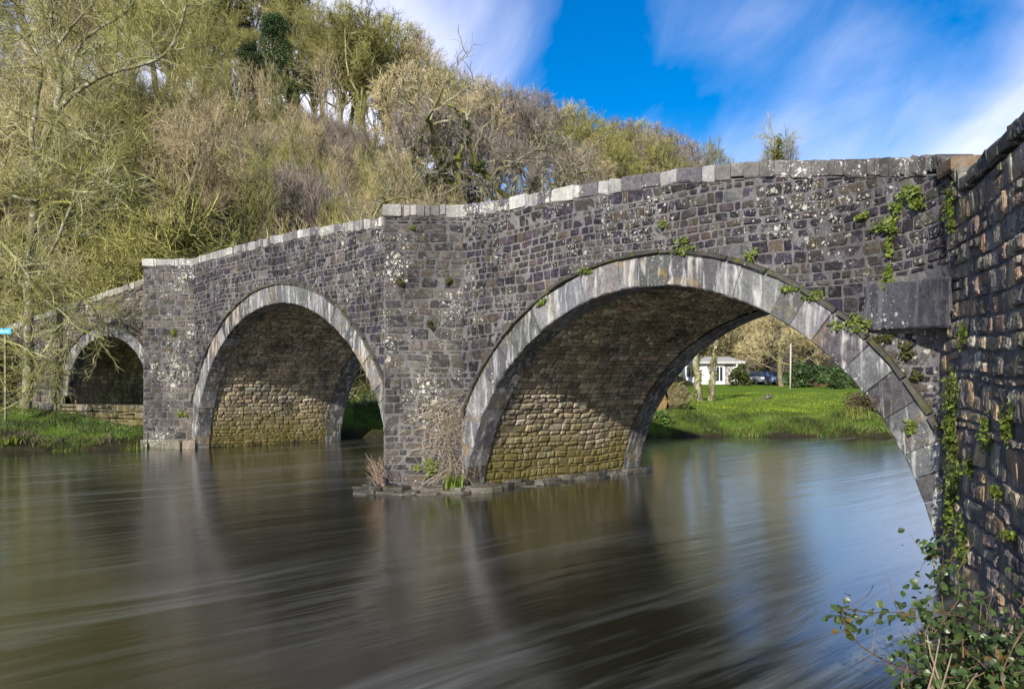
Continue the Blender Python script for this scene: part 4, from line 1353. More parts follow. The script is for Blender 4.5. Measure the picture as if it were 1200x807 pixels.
    place(('willow', 0), 917, 82, h=9.0, label='broad brown bare willow with low fork at the far edge of the lawn', cat='tree', name='bare_willow', sx=1.0)
    place(('willow', 0), 866, 108, h=11.0, label='tan bare willow beside the bungalow', cat='tree', name='bare_willow', sx=0.9)
    place(('tangle', 2), 838, 106, h=10, label='mossy bare tree overhanging the bungalow roof', cat='tree', name='mossy_tree', sx=1.0)


plant_woods()


def undergrowth():
    """low brambles and dead stems that cover the slope between the trees"""
    rng = np.random.default_rng(3)
    mb = MB(); n = 15000
    px = rng.uniform(-130, 790, n); D = 31 + 52 * rng.random(n) ** 1.2
    X = (px - 600) / F_PX * D
    Z = terrain(X, D)
    ok = (bank_d(X, D) > 2.2) & (D > np.interp(px, [-200, 500, 700, 800], [31, 34, 44, 75]))
    for x, y, z in zip(X[ok], D[ok], Z[ok]):
        L = rng.uniform(0.6, 1.8); a = rng.uniform(0, 6.28)
        dr = np.array([math.cos(a), math.sin(a), rng.uniform(0.3, 1.8)])
        pts, _ = branch_path(rng, (x, y, z), dr, L, 3, 0.25, -0.12)
        w = 0.012 + 0.010 * (y / 60)
        g = rng.random()
        c = np.array([0.30, 0.24, 0.15]) if g < 0.6 else (np.array([0.20, 0.19, 0.06]) if g < 0.85 else np.array([0.10, 0.13, 0.03]))
        tube(mb, pts, [w, w, w * 0.8, w * 0.3], 3, c * rng.uniform(0.6, 1.5))
    o = mb.build('undergrowth', mat_leaf('bramble_stems', (0.8, 0.8, 0.8), (1, 1, 1), 0.9, 0.0))
    tag(o, 'brown and green brambly undergrowth on the wooded slope', 'undergrowth', kind='stuff')


undergrowth()


def near_tree():
    """the lichened tree on the left bank, laid out limb by limb"""
    rng = np.random.default_rng(21)
    tr, cr, mo = MB(), MB(), MB()
    D0 = 26.6
    limbs = [  # (pixels, depth offsets, start radius, end radius)
        ([(30, 478), (34, 420), (33, 350), (36, 290), (41, 235), (40, 190), (52, 160), (66, 130)], (0.5, 0), 0.17, 0.115),
        ([(66, 130), (72, 95), (63, 60), (60, 20), (57, -30)], (0, 0.3), 0.115, 0.05),
        ([(66, 130), (84, 112), (100, 100), (130, 84), (160, 78), (190, 68), (205, 50), (218, 10), (222, -25)], (0, -1.5), 0.085, 0.03),
        ([(40, 190), (36, 160), (44, 110), (50, 80), (35, 40), (22, 5), (10, -30)], (0, 1.0), 0.09, 0.035),
        ([(84, 112), (86, 70), (92, 52), (120, 30), (150, 15), (170, -20)], (0, 0.8), 0.07, 0.025),
        ([(40, 335), (52, 310), (66, 284), (84, 240), (90, 212), (98, 190), (120, 172)], (-0.3, -1.0), 0.065, 0.022),
        ([(90, 212), (76, 195), (62, 188), (54, 182)], (-0.7, 0), 0.04, 0.02),
        ([(86, 238), (62, 236), (50, 250), (42, 262)], (-0.6, 0), 0.05, 0.04),
        ([(41, 235), (20, 232), (-10, 220), (-40, 215)], (0, -0.8), 0.06, 0.02),
        ([(33, 350), (18, 310), (2, 290), (-25, 270)], (0, -1.0), 0.05, 0.02),
        ([(-30, 262), (5, 285), (30, 318), (36, 335), (52, 352), (78, 368), (90, 385), (110, 392), (122, 398)], (-1.5, -2.3), 0.045, 0.012),
        ([(36, 325), (62, 328), (82, 336), (100, 350), (118, 362), (140, 364)], (-1.7, -2.0), 0.035, 0.01),
        ([(-10, 395), (18, 402), (36, 412), (42, 425), (50, 440), (44, 456), (36, 470)], (-1.0, -1.2), 0.028, 0.010),
        ([(36, 412), (54, 418), (66, 428), (68, 442), (62, 452)], (-1.0, -1.2), 0.022, 0.008),
        ([(62, 140), (75, 150), (100, 160), (125, 172), (150, 200), (155, 225)], (0, -1.2), 0.05, 0.012),
        ([(60, 20), (40, 0), (20, -30)], (0.2, 0.6), 0.05, 0.02),
        ([(63, 60), (85, 30), (110, 5), (125, -30)], (0.1, -0.6), 0.055, 0.02),
        ([(35, 40), (10, 50), (-20, 55)], (0.6, 0), 0.04, 0.015),
        ([(50, 80), (20, 78), (-15, 90)], (0.4, -0.5), 0.045, 0.015),
        ([(41, 235), (70, 222), (105, 226), (150, 214)], (-0.3, -1.2), 0.04, 0.012)]
    base = at(34, D0, 470)
    for pts, (o0, o1), r0, r1 in limbs:
        n = len(pts)
        P = np.array([at(x, D0 + o0 + (o1 - o0) * i / (n - 1), y) for i, (x, y) in enumerate(pts)]) - base
        # smooth
        t = np.linspace(0, n - 1, n * 3)
        Q = np.array([np.interp(t, range(n), P[:, k]) for k in range(3)]).T
        Q[1:-1] = (Q[:-2] + 2 * Q[1:-1] + Q[2:]) / 4 + rng.normal(0, 0.012, (len(Q) - 2, 3))
        rad = np.linspace(r0, r1, len(Q))
        big = r0 > 0.05
        tube(tr if big else cr, Q, rad, 8 if big else 5)
        sp = [None, dict(wander=0.22, up=0.02, n=5, num=(0, 0), len=1.3, ang=0.8, **{'from': 0}),
              dict(num=(5, 8), len=0.9, ang=0.7, wander=0.24, up=0.0, n=4, rad=0.009, **{'from': 0.1}),
              dict(num=(3, 6), len=0.5, ang=0.6, wander=0.22, up=0.0, n=3, rad=0.006, **{'from': 0.1})]
        m = int(np.linalg.norm(np.diff(Q, axis=0), axis=1).sum() * (4.6 if r0 > 0.03 else 3.0))
        out = lambda lev, p, r: tube(cr, p, r, 4 if lev < 2 else 3, np.ones(3) * rng.uniform(0.75, 1.25))
        for j in range(m):
            i = int(rng.uniform(0.12, 1) * (len(Q) - 1))
            tq = unit(Q[min(i + 1, len(Q) - 1)] - Q[i - 1]); v = unit(rng.normal(0, 1, 3)); v = unit(v - tq * np.dot(v, tq))
            grow(rng, out, Q[i], tq * 0.6 + v * 0.8, rng.uniform(0.7, 2.1) * (1 if r0 > 0.03 else 0.5), min(rad[i] * 0.5, 0.022), 1, sp)
        if big and r0 > 0.1:
            for i in range(len(Q)):
                if rng.random() < (0.55 if r0 > 0.2 else 0.25):
                    leaf_cloud(mo, rng, Q[i] + np.array([-rad[i] * 0.6, -rad[i] * 0.5, 0]), (rad[i] * 0.8, rad[i] * 0.7, 0.25), 130, 0.035, np.ones(3) * rng.uniform(0.8, 1.4))
    r = empty('bare_tree', base)
    tr.build('trunk', M['bark_pale'], r, True); cr.build('crown', M['near_twig'], r)
    mo.build('moss', mat_leaf('bright_moss', (0.08, 0.11, 0.015), (0.20, 0.22, 0.04), 0.8, 0.1), r)
    tag(r, 'large pale lichened bare tree with mossy trunk on the left bank', 'tree')


near_tree()

# ------------------------------------------------------------------ grass and bank plants
M['grass'] = mat_leaf('grass_blades', (0.8, 0.8, 0.8), (1.0, 1.0, 1.0), 0.6, 0.3)


def blades(mb, rng, X, Y, Z, h, w, cols, lean=0.35):
    n = len(X)
    a = rng.uniform(0, 6.28, n); b = rng.uniform(0, 6.28, n)
    p = np.c_[X, Y, Z - 0.02]; hh = h * rng.uniform(0.5, 1.4, n)
    sd = np.c_[np.cos(a), np.sin(a), np.zeros(n)] * (w * rng.uniform(0.7, 1.3, n))[:, None]
    ln = np.c_[np.cos(b), np.sin(b), np.zeros(n)] * (hh * lean * rng.uniform(0.2, 1.6, n))[:, None]
    mid = p + ln * 0.4 + np.c_[np.zeros(n), np.zeros(n), hh * 0.6]
    tip = p + ln * 1.2 + np.c_[np.zeros(n), np.zeros(n), hh]
    v = np.stack([p - sd, p + sd, mid + sd * 0.7, tip, mid - sd * 0.7], 1).reshape(-1, 3)
    mb.V.append(v); mb.C.append(np.repeat(cols, 5, axis=0)); b0 = mb.n
    mb.F.extend([(b0 + i, b0 + i + 1, b0 + i + 2, b0 + i + 3, b0 + i + 4) for i in range(0, 5 * n, 5)])
    mb.n += 5 * n


def grass():
    rng = np.random.default_rng(9)
    mb = MB()
    def patch(px0, px1, D0, D1, n, h, w, pal, dmin=0.25):
        D = rng.uniform(D0, D1, n); px = rng.uniform(px0, px1, n); X = (px - 600) / F_PX * D
        ok = bank_d(X, D) > dmin
        X, D = X[ok], D[ok]; Z = terrain(X, D)
        c = np.array(pal)[rng.integers(0, len(pal), len(X))] * rng.uniform(0.6, 1.4, (len(X), 1))
        clump = 0.7 + 0.5 * np.sin(X * 2.3 + np.sin(D * 1.9) * 2) * np.sin(D * 2.7 + X)
        c = c * np.clip(clump, 0.45, 1.3)[:, None]
        blades(mb, rng, X, D, Z, h * np.clip(0.75 + 0.5 * np.sin(X * 1.3) * np.sin(D * 2.1 + X * 0.7), 0.4, 1.4), w, c)
    G = [(0.10, 0.20, 0.02), (0.14, 0.25, 0.03), (0.19, 0.28, 0.04), (0.08, 0.15, 0.03)]
    LB = [(0.09, 0.18, 0.03), (0.12, 0.22, 0.04), (0.15, 0.24, 0.06), (0.20, 0.16, 0.08)]
    LAWN = [(0.28, 0.39, 0.022), (0.33, 0.43, 0.03), (0.36, 0.41, 0.05)]
    patch(-60, 175, 23.4, 29.5, 16000, 0.13, 0.012, LB)
    patch(-60, 170, 23.5, 24.6, 2500, 0.22, 0.012, [(0.15, 0.13, 0.06), (0.08, 0.12, 0.03), (0.20, 0.15, 0.10)], 0.1)
    patch(415, 450, 29.0, 36, 2500, 0.2, 0.015, G)
    patch(740, 1075, 29.5, 31.6, 17000, 0.17, 0.012, G + [(0.22, 0.24, 0.06), (0.17, 0.13, 0.06)], 0.06)
    patch(740, 1075, 31.2, 36.0, 16000, 0.09, 0.012, LAWN + G[:2])
    patch(740, 1075, 36.0, 60.0, 14000, 0.06, 0.02, LAWN)
    o = mb.build('grass', M['grass'])
    tag(o, 'bright green grass on the lawn and the river banks', 'grass', kind='stuff')


grass()


def blade_tuft(name, loc, n, h, w, pal, label, cat, group=None, r=0.15, lean=0.6, seed=0, down=False):
    rng = np.random.default_rng(seed)
    mb = MB()
    for k in range(n):
        a = rng.uniform(0, 6.28); L = h * rng.uniform(0.5, 1.2); le = lean * rng.uniform(0.2, 1.2)
        p = np.array([rng.normal(0, r * 0.5), rng.normal(0, r * 0.5), 0]); t = np.linspace(0, 1, 5)
        pts = p + np.outer(t, np.array([0, 0, L])) + np.outer(t ** 2, np.array([math.cos(a), math.sin(a), -0.45 * le]) * L * le)
        s = np.array([-math.sin(a), math.cos(a), 0]) * w
        ww = np.array([1, 1.1, 0.9, 0.6, 0.1])[:, None]
        v = np.concatenate([pts - s * ww, pts + s * ww])
        mb.add(v, [(i, i + 1, i + 6, i + 5) for i in range(4)], np.array(pal[rng.integers(len(pal))]) * rng.uniform(0.6, 1.4))
    o = mb.build(name, M['grass']); o.location = loc
    return tag(o, label, cat, group)


def gz(px, D):
    X = (px - 600) / F_PX * D
    return np.array([X, D, float(terrain(X, D))])


YG = [(0.16, 0.22, 0.02), (0.10, 0.17, 0.02), (0.22, 0.24, 0.04)]
blade_tuft('reed_clump', gz(157, 24.1), 130, 0.75, 0.014, YG, 'tall yellow green reed clump against the foot of the second pier', 'reeds', r=0.35, lean=0.7, seed=1)
blade_tuft('reed_clump', gz(142, 23.9), 80, 0.5, 0.012, YG, 'shorter green reed clump left of the tall reeds by the pier', 'reeds', r=0.4, lean=0.8, seed=2)
blade_tuft('grass_tuft', gz(73, 23.75), 120, 0.3, 0.014, YG, 'bright lime green tuft at the water edge of the left bank', 'grass tuft', r=0.3, lean=0.8, seed=3)
blade_tuft('grass_tuft', gz(12, 23.7), 100, 0.25, 0.014, YG, 'bright green tuft at the water edge near the left picture edge', 'grass tuft', r=0.35, lean=0.8, seed=4)
blade_tuft('grass_tuft', gz(1003, 30.6), 120, 0.45, 0.012, [(0.26, 0.27, 0.06), (0.2, 0.24, 0.04)], 'yellow green grass tuft on the far bank beside the arch foot', 'grass tuft', r=0.5, lean=0.5, seed=5)


def leafy_bush(name, loc, rad, n, size, mat, label, cat, seed, group=None, lumps=12, stems=True):
    rng = np.random.default_rng(seed)
    lv, st = MB(), MB()
    rad = np.array(rad, float)
    for k in range(lumps):
        q = rng.normal(0, 1, 3); q /= np.linalg.norm(q); q[2] = abs(q[2])
        q = q * rad * rng.uniform(0.35, 0.85)
        s = rad.mean() * rng.uniform(0.25, 0.45)
        leaf_cloud(lv, rng, q, (s, s, s * 0.8), n // lumps, size, np.ones(3) * rng.uniform(0.6, 1.5))
        tube(st, [(0, 0, 0), q * 0.5 + [0, 0, 0.05], q], [0.03 * rad[2], 0.02 * rad[2], 0.008], 4, (0.6, 0.5, 0.4))
    r = empty(name, loc)
    lv.build('leaves', mat, r); st.build('stems', M['bark'], r)
    return tag(r, label, cat, group)


leafy_bush('evergreen_bush', gz(962, 78), (3.8, 2.0, 3.0), 5200, 0.16, M['ever'], 'large dark green rhododendron bush at the right end of the lawn', 'bush', 31, lumps=22)
leafy_bush('evergreen_bush', gz(985, 72), (2.2, 1.4, 1.9), 2200, 0.15, M['ever'], 'lower dark bush between the large evergreen and the arch foot', 'bush', 32)
leafy_bush('ivy_bush', gz(866, 84), (1.3, 0.8, 2.6), 1800, 0.13, M['ivy'], 'ivy green bush against the right end of the bungalow', 'bush', 33)
leafy_bush('brown_shrub', gz(1022, 31.4), (1.3, 0.9, 0.95), 2600, 0.05, mat_leaf('brown_leaves', (0.06, 0.05, 0.025), (0.16, 0.13, 0.06), 0.7), 'brown grey shrub on the far bank against the right arch foot', 'bush', 34)
leafy_bush('bank_weed', gz(770, 30.6), (0.7, 0.5, 0.5), 900, 0.06, mat_leaf('weed_leaves', (0.05, 0.11, 0.02), (0.12, 0.2, 0.04), 0.5), 'green leafy weed below the cut log on the far bank', 'weed', 35)
for i, (px, D, r_) in enumerate(((930, 95, 1.6), (945, 97, 1.4), (1000, 80, 1.5), (1030, 82, 1.8), (840, 104, 2.0), (880, 104, 1.6), (770, 95, 2.2))):
    leafy_bush('hedge_bush', gz(px, D), (r_ * 1.6, r_, r_), 1500, 0.16, M['ever'] if i % 2 else M['ivy'], 'dark low bush in the hedge line behind the lawn', 'bush', 40 + i, group='hedge bushes behind the lawn')
# ------------------------------------------------------------------ lawn objects


def twin_tree():
    rng = np.random.default_rng(51)
    D = 42.0
    base = gz(826, D)
    tr, cr, lv = MB(), MB(), MB()
    def toP(pts): return np.array([at(x, D + o, y) for x, y, o in pts]) - base
    for pts, r0, r1 in ((((822, 478, 0), (818, 460, 0), (817, 440, 0.05), (815, 420, 0.1), (818, 395, 0.2), (822, 365, 0.2)), 0.21, 0.11),
                        (((832, 478, 0), (834, 460, 0), (835, 440, -0.05), (838, 415, -0.1), (841, 392, -0.2), (848, 360, -0.3)), 0.19, 0.10)):
        P = toP(pts); t = np.linspace(0, len(P) - 1, 18)
        Q = np.array([np.interp(t, range(len(P)), P[:, k]) for k in range(3)]).T + rng.normal(0, 0.02, (18, 3))
        r = np.linspace(r0, r1, 18); r[0] *= 1.3
        tube(tr, Q, r, 9)
        out = lambda lev, p, r_: tube(cr, p, r_, 5 if lev < 2 else 3, np.ones(3) * rng.uniform(0.8, 1.2))
        for j in range(5):
            i = int(rng.uniform(15, 17)); a = rng.uniform(0, 6.28)
            grow(rng, out, Q[i], (math.cos(a), math.sin(a), 2.4), rng.uniform(1.0, 1.8), 0.05, 2, OAK)
        for i in range(2, 18):
            if rng.random() < 0.8:
                a = rng.uniform(0, 6.28)
                leaf_cloud(lv, rng, Q[i] + np.array([math.cos(a), math.sin(a), 0]) * r[i] * 0.8, (0.16, 0.16, 0.35), 110, 0.045, np.ones(3) * rng.uniform(0.7, 1.4))
    o = empty('mossy_tree', base)
    tr.build('trunk', M['bark_pale'], o, True); cr.build('crown', M['twig_olive'], o); lv.build('ivy', M['olivey'], o)
    tag(o, 'twin trunked mossy tree on the lawn in front of the bungalow', 'tree')


twin_tree()


def cut_log():
    rng = np.random.default_rng(61)
    D = 32.5; c = gz(787, D)
    o = empty('cut_log', c)
    m = MB(); n = 18; k = 9
    ax = unit(np.array([-0.86, -0.50, -0.10])); L = 1.15; r = 0.52
    a = unit(np.cross(ax, [0, 0, 1])); b = np.cross(a, ax)
    V = []
    for i in range(k):
        t = i / (k - 1) - 0.5
        for j in range(n):
            th = 2 * math.pi * j / n
            rr = r * (1 + 0.06 * math.sin(5 * th + i) + 0.05 * rng.normal()) * (1.0 - 0.08 * abs(t))
            V.append(np.array([0, 0, 0.42]) + ax * t * L + (a * math.cos(th) + b * math.sin(th)) * rr)
    F_ = [(i * n + j, i * n + (j + 1) % n, (i + 1) * n + (j + 1) % n, (i + 1) * n + j) for i in range(k - 1) for j in range(n)]
    F_.append(tuple(range(n)))
    m.add(V, F_)
    m.build('bark', mat_bark('old_log_bark', (0.07, 0.055, 0.035), (0.20, 0.16, 0.09), 0.4, moss=0.6), o)
    e = MB(); cen = np.array([0, 0, 0.42]) + ax * (L / 2 + 0.012)
    vv = [cen]
    for rr in (0.25, 0.44):
        for j in range(n):
            th = 2 * math.pi * j / n; vv.append(cen + (a * math.cos(th) + b * math.sin(th)) * rr * (1 + 0.04 * rng.normal()) + ax * rng.normal(0, 0.01))
    ff = [(0, 1 + j, 1 + (j + 1) % n) for j in range(n)] + [(1 + j, 1 + n + j, 1 + n + (j + 1) % n, 1 + (j + 1) % n) for j in range(n)]
    e.add(vv, ff)
    e.build('sawn_end', mat_plain('sawn_wood', (0.26, 0.165, 0.07), 0.8, var=0.5), o)
    h = MB()
    P = rng.normal(0, 1, (240, 3)); P /= np.linalg.norm(P, axis=1)[:, None]; P[:, 2] = np.abs(P[:, 2])
    P = P * [0.5, 0.55, 0.5] + [0, 0, 0.45]
    blades(h, rng, P[:, 0], P[:, 1], P[:, 2], 0.22, 0.012, np.array([(0.22, 0.20, 0.06)]) * rng.uniform(0.5, 1.4, (240, 1)), 0.9)
    h.build('grass_cover', M['grass'], o)
    tag(o, 'big sawn log with orange cut end and grass on top by the far water edge', 'log')


cut_log()


def driftwood():
    rng = np.random.default_rng(62)
    c = gz(901, 44.0)
    mb = MB()
    t = np.linspace(0, 1, 12)
    P = np.c_[-1.35 + 1.6 * t, 0.1 * np.sin(4 * t), 0.06 + 0.32 * np.exp(-((t - 0.82) / 0.2) ** 2)]
    r = 0.05 + 0.17 * np.exp(-((t - 0.8) / 0.22) ** 2)
    tube(mb, P, r, 9, (1, 1, 1), True)
    tube(mb, [(-0.25, 0, 0.15), (-0.1, -0.2, 0.32), (0.05, -0.28, 0.28)], [0.09, 0.08, 0.04], 6, (1.6, 1.5, 1.4), True)
    tube(mb, [(-1.0, 0, 0.06), (-1.2, -0.15, 0.05), (-1.45, -0.18, 0.13)], [0.05, 0.04, 0.015], 5, (1, 1, 1), True)
    o = mb.build('driftwood', mat_bark('weathered_driftwood', (0.025, 0.02, 0.018), (0.10, 0.085, 0.07), 0.5, scale=14.0), None, True)
    o.location = c; o.scale = (0.6, 0.6, 0.6); tag(o, 'small dark humped piece of driftwood lying on the lawn', 'driftwood')


driftwood()

M['white'] = mat_plain('white_render', (0.78, 0.78, 0.75), 0.7, var=0.06, scale=3)
M['glass'] = mat_plain('dark_glass', (0.03, 0.04, 0.05), 0.08, var=0.2)
M['roof'] = mat_plain('pale_grey_roof', (0.42, 0.42, 0.40), 0.8, var=0.15)
M['brick'] = mat_stone('pale_stonework', lichen=0.3)


def bungalow():
    D = 95.0
    o = empty('bungalow', gz(828, D))
    f = lambda x, y, z: (x, y, z)
    b = MB(); box(b, (-4.6, 0, -0.3), (3.6, 7, 2.35)); b.build('wall', M['white'], o)
    r = MB()
    r.add([(-5.1, -0.7, 2.36), (4.2, -0.7, 2.36), (4.2, 7.6, 2.36), (-5.1, 7.6, 2.36), (-5.1, -0.7, 2.62), (4.2, -0.7, 2.62), (4.2, 7.6, 2.62), (-5.1, 7.6, 2.62), (-4.4, 3.5, 3.25), (3.5, 3.5, 3.25)],
          [(3, 2, 1, 0), (0, 1, 5, 4), (1, 2, 6, 5), (2, 3, 7, 6), (3, 0, 4, 7), (4, 5, 9, 8), (5, 6, 9), (6, 7, 8, 9), (7, 4, 8)])
    r.build('roof', M['roof'], o)
    def window(x0, x1, z0, z1, bars):
        fr = MB()
        for a_, c_ in (((x0, -0.09, z0), (x1, -0.01, z0 + 0.09)), ((x0, -0.09, z1 - 0.09), (x1, -0.01, z1)), ((x0, -0.09, z0 + 0.09), (x0 + 0.09, -0.01, z1 - 0.09)), ((x1 - 0.09, -0.09, z0 + 0.09), (x1, -0.01, z1 - 0.09))):
            box(fr, a_, c_)
        for k in range(1, bars):
            xx = x0 + (x1 - x0) * k / bars; box(fr, (xx - 0.04, -0.085, z0 + 0.09), (xx + 0.04, -0.012, z1 - 0.09))
        w = fr.build('window', M['white'], o)
        p = MB(); box(p, (x0 + 0.09, -0.05, z0 + 0.09), (x1 - 0.09, -0.02, z1 - 0.09)); p.build('pane', M['glass'], w)
    window(-2.4, -1.2, 0.75, 2.1, 2)
    window(1.0, 1.9, 0.3, 2.1, 2)
    window(-4.3, -3.6, 0.9, 2.0, 1)
    dr = MB(); box(dr, (-0.35, -0.07, 0.0), (0.6, -0.005, 2.1)); box(dr, (-0.25, -0.09, 1.1), (0.5, -0.068, 2.0), (1, 1, 1))
    dd = dr.build('door', mat_plain('pale_green_door', (0.55, 0.60, 0.55), 0.5, var=0.05), o)
    h = MB(); tube(h, [(0.48, -0.1, 1.0), (0.48, -0.16, 1.0), (0.38, -0.16, 1.0)], 0.02, 6, cap=True); h.build('handle', M['glass'], dd)
    pl = MB(); field(pl, map_line(np.array([2.05, -0.02]), np.array([1.0, 0]), np.array([0, -1.0])), 0, 1.0, courses(0, 2.3, 0.15, 0.3), [(0.35, 0.32, 0.28), (0.22, 0.2, 0.18), (0.45, 0.42, 0.38)], wmin=0.2, wmax=0.45)
    pl.build('stone_panel', M['brick'], o)
    for x in (-3.3, 3.3):
        po = MB(); box(po, (x - 0.07, -0.6, -0.2), (x + 0.07, -0.46, 2.36)); po.build('porch_post', M['white'], o)
    tag(o, 'low white bungalow with pale flat roof behind the lawn', 'house')


bungalow()


def car(loc, rz, body, label):
    o = empty('parked_car', loc, rz)
    prof = [(-2.05, 0.35), (-2.1, 0.62), (-2.0, 0.88), (-0.95, 0.98), (-0.25, 1.44), (1.15, 1.47), (1.85, 1.0), (2.05, 0.9), (2.08, 0.5), (2.0, 0.33)]
    mb = MB(); n = len(prof); V = []
    for sgn in (-1, 1):
        for k, s in ((0.86, 1), (0.83, 0)):
            pass
    rows = []
    for w, ins in ((-0.80, 0.05), (-0.86, 0.0), (0.86, 0.0), (0.80, 0.05)):
        for (x, z) in prof:
            tw = 1 - 0.20 * max(0, (z - 0.95) / 0.5)
            V.append((x * (1 - ins * 0.5), w * tw, z - (ins * 0.4 if z > 1 else 0)))
    F_ = []
    for r in range(3):
        for i in range(n): F_.append((r * n + i, r * n + (i + 1) % n, (r + 1) * n + (i + 1) % n, (r + 1) * n + i))
    F_.append(tuple(range(n))[::-1]); F_.append(tuple(3 * n + i for i in range(n)))
    mb.add(V, F_); mb.build('body', body, o)
    g = MB()
    g.add([(-0.97, -0.66, 1.0), (-0.97, 0.66, 1.0), (-0.32, 0.56, 1.41), (-0.32, -0.56, 1.41)], [(0, 1, 2, 3)])
    g.V[0] = g.V[0] + [-0.03, 0, 0.03]
    g.build('windscreen', M['glass'], o)
    for y in (-0.62, 0.62):
        h = MB(); box(h, (-2.13, y - 0.16, 0.62), (-2.02, y + 0.16, 0.80), bev=0.02); h.build('headlight', M['white'], o)
    for x in (-1.3, 1.3):
        for y in (-0.82, 0.82):
            w = MB(); th = np.linspace(0, 6.283, 17)[:-1]
            ring = [(x + 0.32 * math.cos(t), yy, 0.32 + 0.32 * math.sin(t)) for yy in (y - 0.1, y + 0.1) for t in th]
            w.add(ring, [(i, (i + 1) % 16, 16 + (i + 1) % 16, 16 + i) for i in range(16)] + [tuple(range(16)), tuple(range(16, 32))])
            w.build('wheel', mat_tyre, o)
    tag(o, label, 'car')


mat_tyre = mat_plain('black_tyre', (0.02, 0.02, 0.02), 0.8)
car(gz(884, 92), R(80), mat_plain('grey_car_paint', (0.16, 0.16, 0.19), 0.3, var=0.05), 'dark grey parked car behind the lawn left of the willow fork')
car(gz(904, 92), R(95), mat_plain('blue_car_paint', (0.14, 0.20, 0.36), 0.3, var=0.05), 'blue parked car behind the lawn right of the grey car')


def pole():
    o = MB(); b = gz(926, 74)
    tube(o, [(0, 0, -0.2), (0.03, 0, 2), (0.05, 0, 4.0)], [0.085, 0.075, 0.065], 8, cap=True)
    q = o.build('wooden_pole', mat_plain('pale_grey_wood', (0.42, 0.38, 0.34), 0.8), None, True); q.location = b
    tag(q, 'thin pale wooden pole standing in front of the bare willow', 'pole')


pole()


def sign():
    D = 26.0; c = at(5, D, 388)
    o = empty('river_sign', (c[0], D, float(terrain(c[0], D))))
    hz = c[2] - o.location[2]
    p = MB(); box(p, (-0.03, 0.03, -0.2), (0.03, 0.09, hz + 0.08)); p.build('post', M['bark'], o)
    b = MB(); box(b, (-0.21, 0, hz - 0.09), (0.21, 0.025, hz + 0.09), bev=0.006)
    bb = b.build('panel', mat_plain('blue_sign_paint', (0.03, 0.33, 0.52), 0.45, var=0.1), o)
    t = MB(); x = -0.14
    rng = random.Random(4)
    while x < 0.13:
        w = rng.choice((0.018, 0.03, 0.024)); hh = rng.choice((0.045, 0.06, 0.05))
        box(t, (x, -0.004, hz - 0.03), (x + w * 0.4, -0.001, hz - 0.03 + hh)); 
        if rng.random() < 0.6: box(t, (x + w * 0.4, -0.004, hz - 0.03 + hh * 0.4), (x + w, -0.001, hz - 0.03 + hh * 0.65))
        x += w + 0.012
    t.build('lettering', M['white'], bb)
    tag(o, 'small blue sign with white lettering among the branches at the left edge', 'sign')


sign()

# ------------------------------------------------------------------ plants on the masonry
M['wallplant'] = mat_leaf('pennywort_leaves', (0.07, 0.12, 0.015), (0.20, 0.24, 0.045), 0.5, 0.25, 12)
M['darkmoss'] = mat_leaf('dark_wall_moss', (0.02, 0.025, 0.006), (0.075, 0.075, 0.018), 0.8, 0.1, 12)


def hit_main(px, py):
    k = (px - 600) / F_PX
    s = (k * O2[1] - O2[0]) / (d2[0] - k * d2[1]); D = O2[1] + s * d2[1]
    return s, CAMZ - (py - HZ) * D / F_PX


def hit_wing(px, py):
    k = (px - 600) / F_PX
    t = (k * C2[1] - C2[0]) / (WD[0] - k * WD[1]); D = C2[1] + t * WD[1]
    return t, CAMZ - (py - HZ) * D / F_PX


def wall_plant(fm, u, v, ru, rv, n, size, label, seed, mat='wallplant', group=None, name='wall_plant', cat='plant'):
    rng = np.random.default_rng(seed)
    mb = MB()
    k = max(3, int(n / 40)); cu = u + rng.normal(0, 0.5, k) * ru; cv = v + rng.normal(0, 0.5, k) * rv
    j = rng.integers(0, k, n)
    U = cu[j] + rng.normal(0, 0.28, n) * min(ru, 0.3); V = cv[j] + rng.normal(0, 0.28, n) * min(rv, 0.3)
    P = fm(U, V, 0.03 + np.abs(rng.normal(0, 0.035, n)))
    nr = fm(np.array([u]), np.array([v]), np.array([1.0]))[0] - fm(np.array([u]), np.array([v]), np.array([0.0]))[0]
    leaf_faces(mb, rng, P, size, np.ones(3), nrm=nr + np.array([0, 0, 0.5]), spread=0.55)
    od = np.argsort(-cv); sp = fm(np.repeat(cu[od], 2), np.repeat(cv[od], 2), np.full(2 * k, 0.035))
    for i in range(len(sp) - 1):
        if np.linalg.norm(sp[i + 1] - sp[i]) > 1e-4: tube(mb, [sp[i], (sp[i] + sp[i + 1]) / 2 + rng.normal(0, 0.01, 3), sp[i + 1]], 0.004, 3, (0.6, 0.5, 0.5))
    c = P.mean(0)
    for i, q in enumerate(mb.V): mb.V[i] = q - c
    o = mb.build(name, M[mat]); o.location = c
    return tag(o, label, cat, group)


FM_UP, FM_LO = map_path(PATH_UP), map_path(PATH_LO)
FM_WING = map_line(C2, WD, WN)
CUTF = []
for s0, sm, s1, off, zt_ in CUTS:
    a_ = O2 + s0 * d2; m_ = O2 + sm * d2 - n2_ * off
    L_ = np.linalg.norm(m_ - a_); CUTF.append((map_line(a_, (m_ - a_) / L_, np.array([0.0, -1.0])), a_, (m_ - a_) / L_))


def hit_cut(i, px, py):
    fm, a, dr = CUTF[i]; k = (px - 600) / F_PX
    t = (k * a[1] - a[0]) / (dr[0] - k * dr[1]); D = a[1] + t * dr[1]
    return t, CAMZ - (py - HZ) * D / F_PX


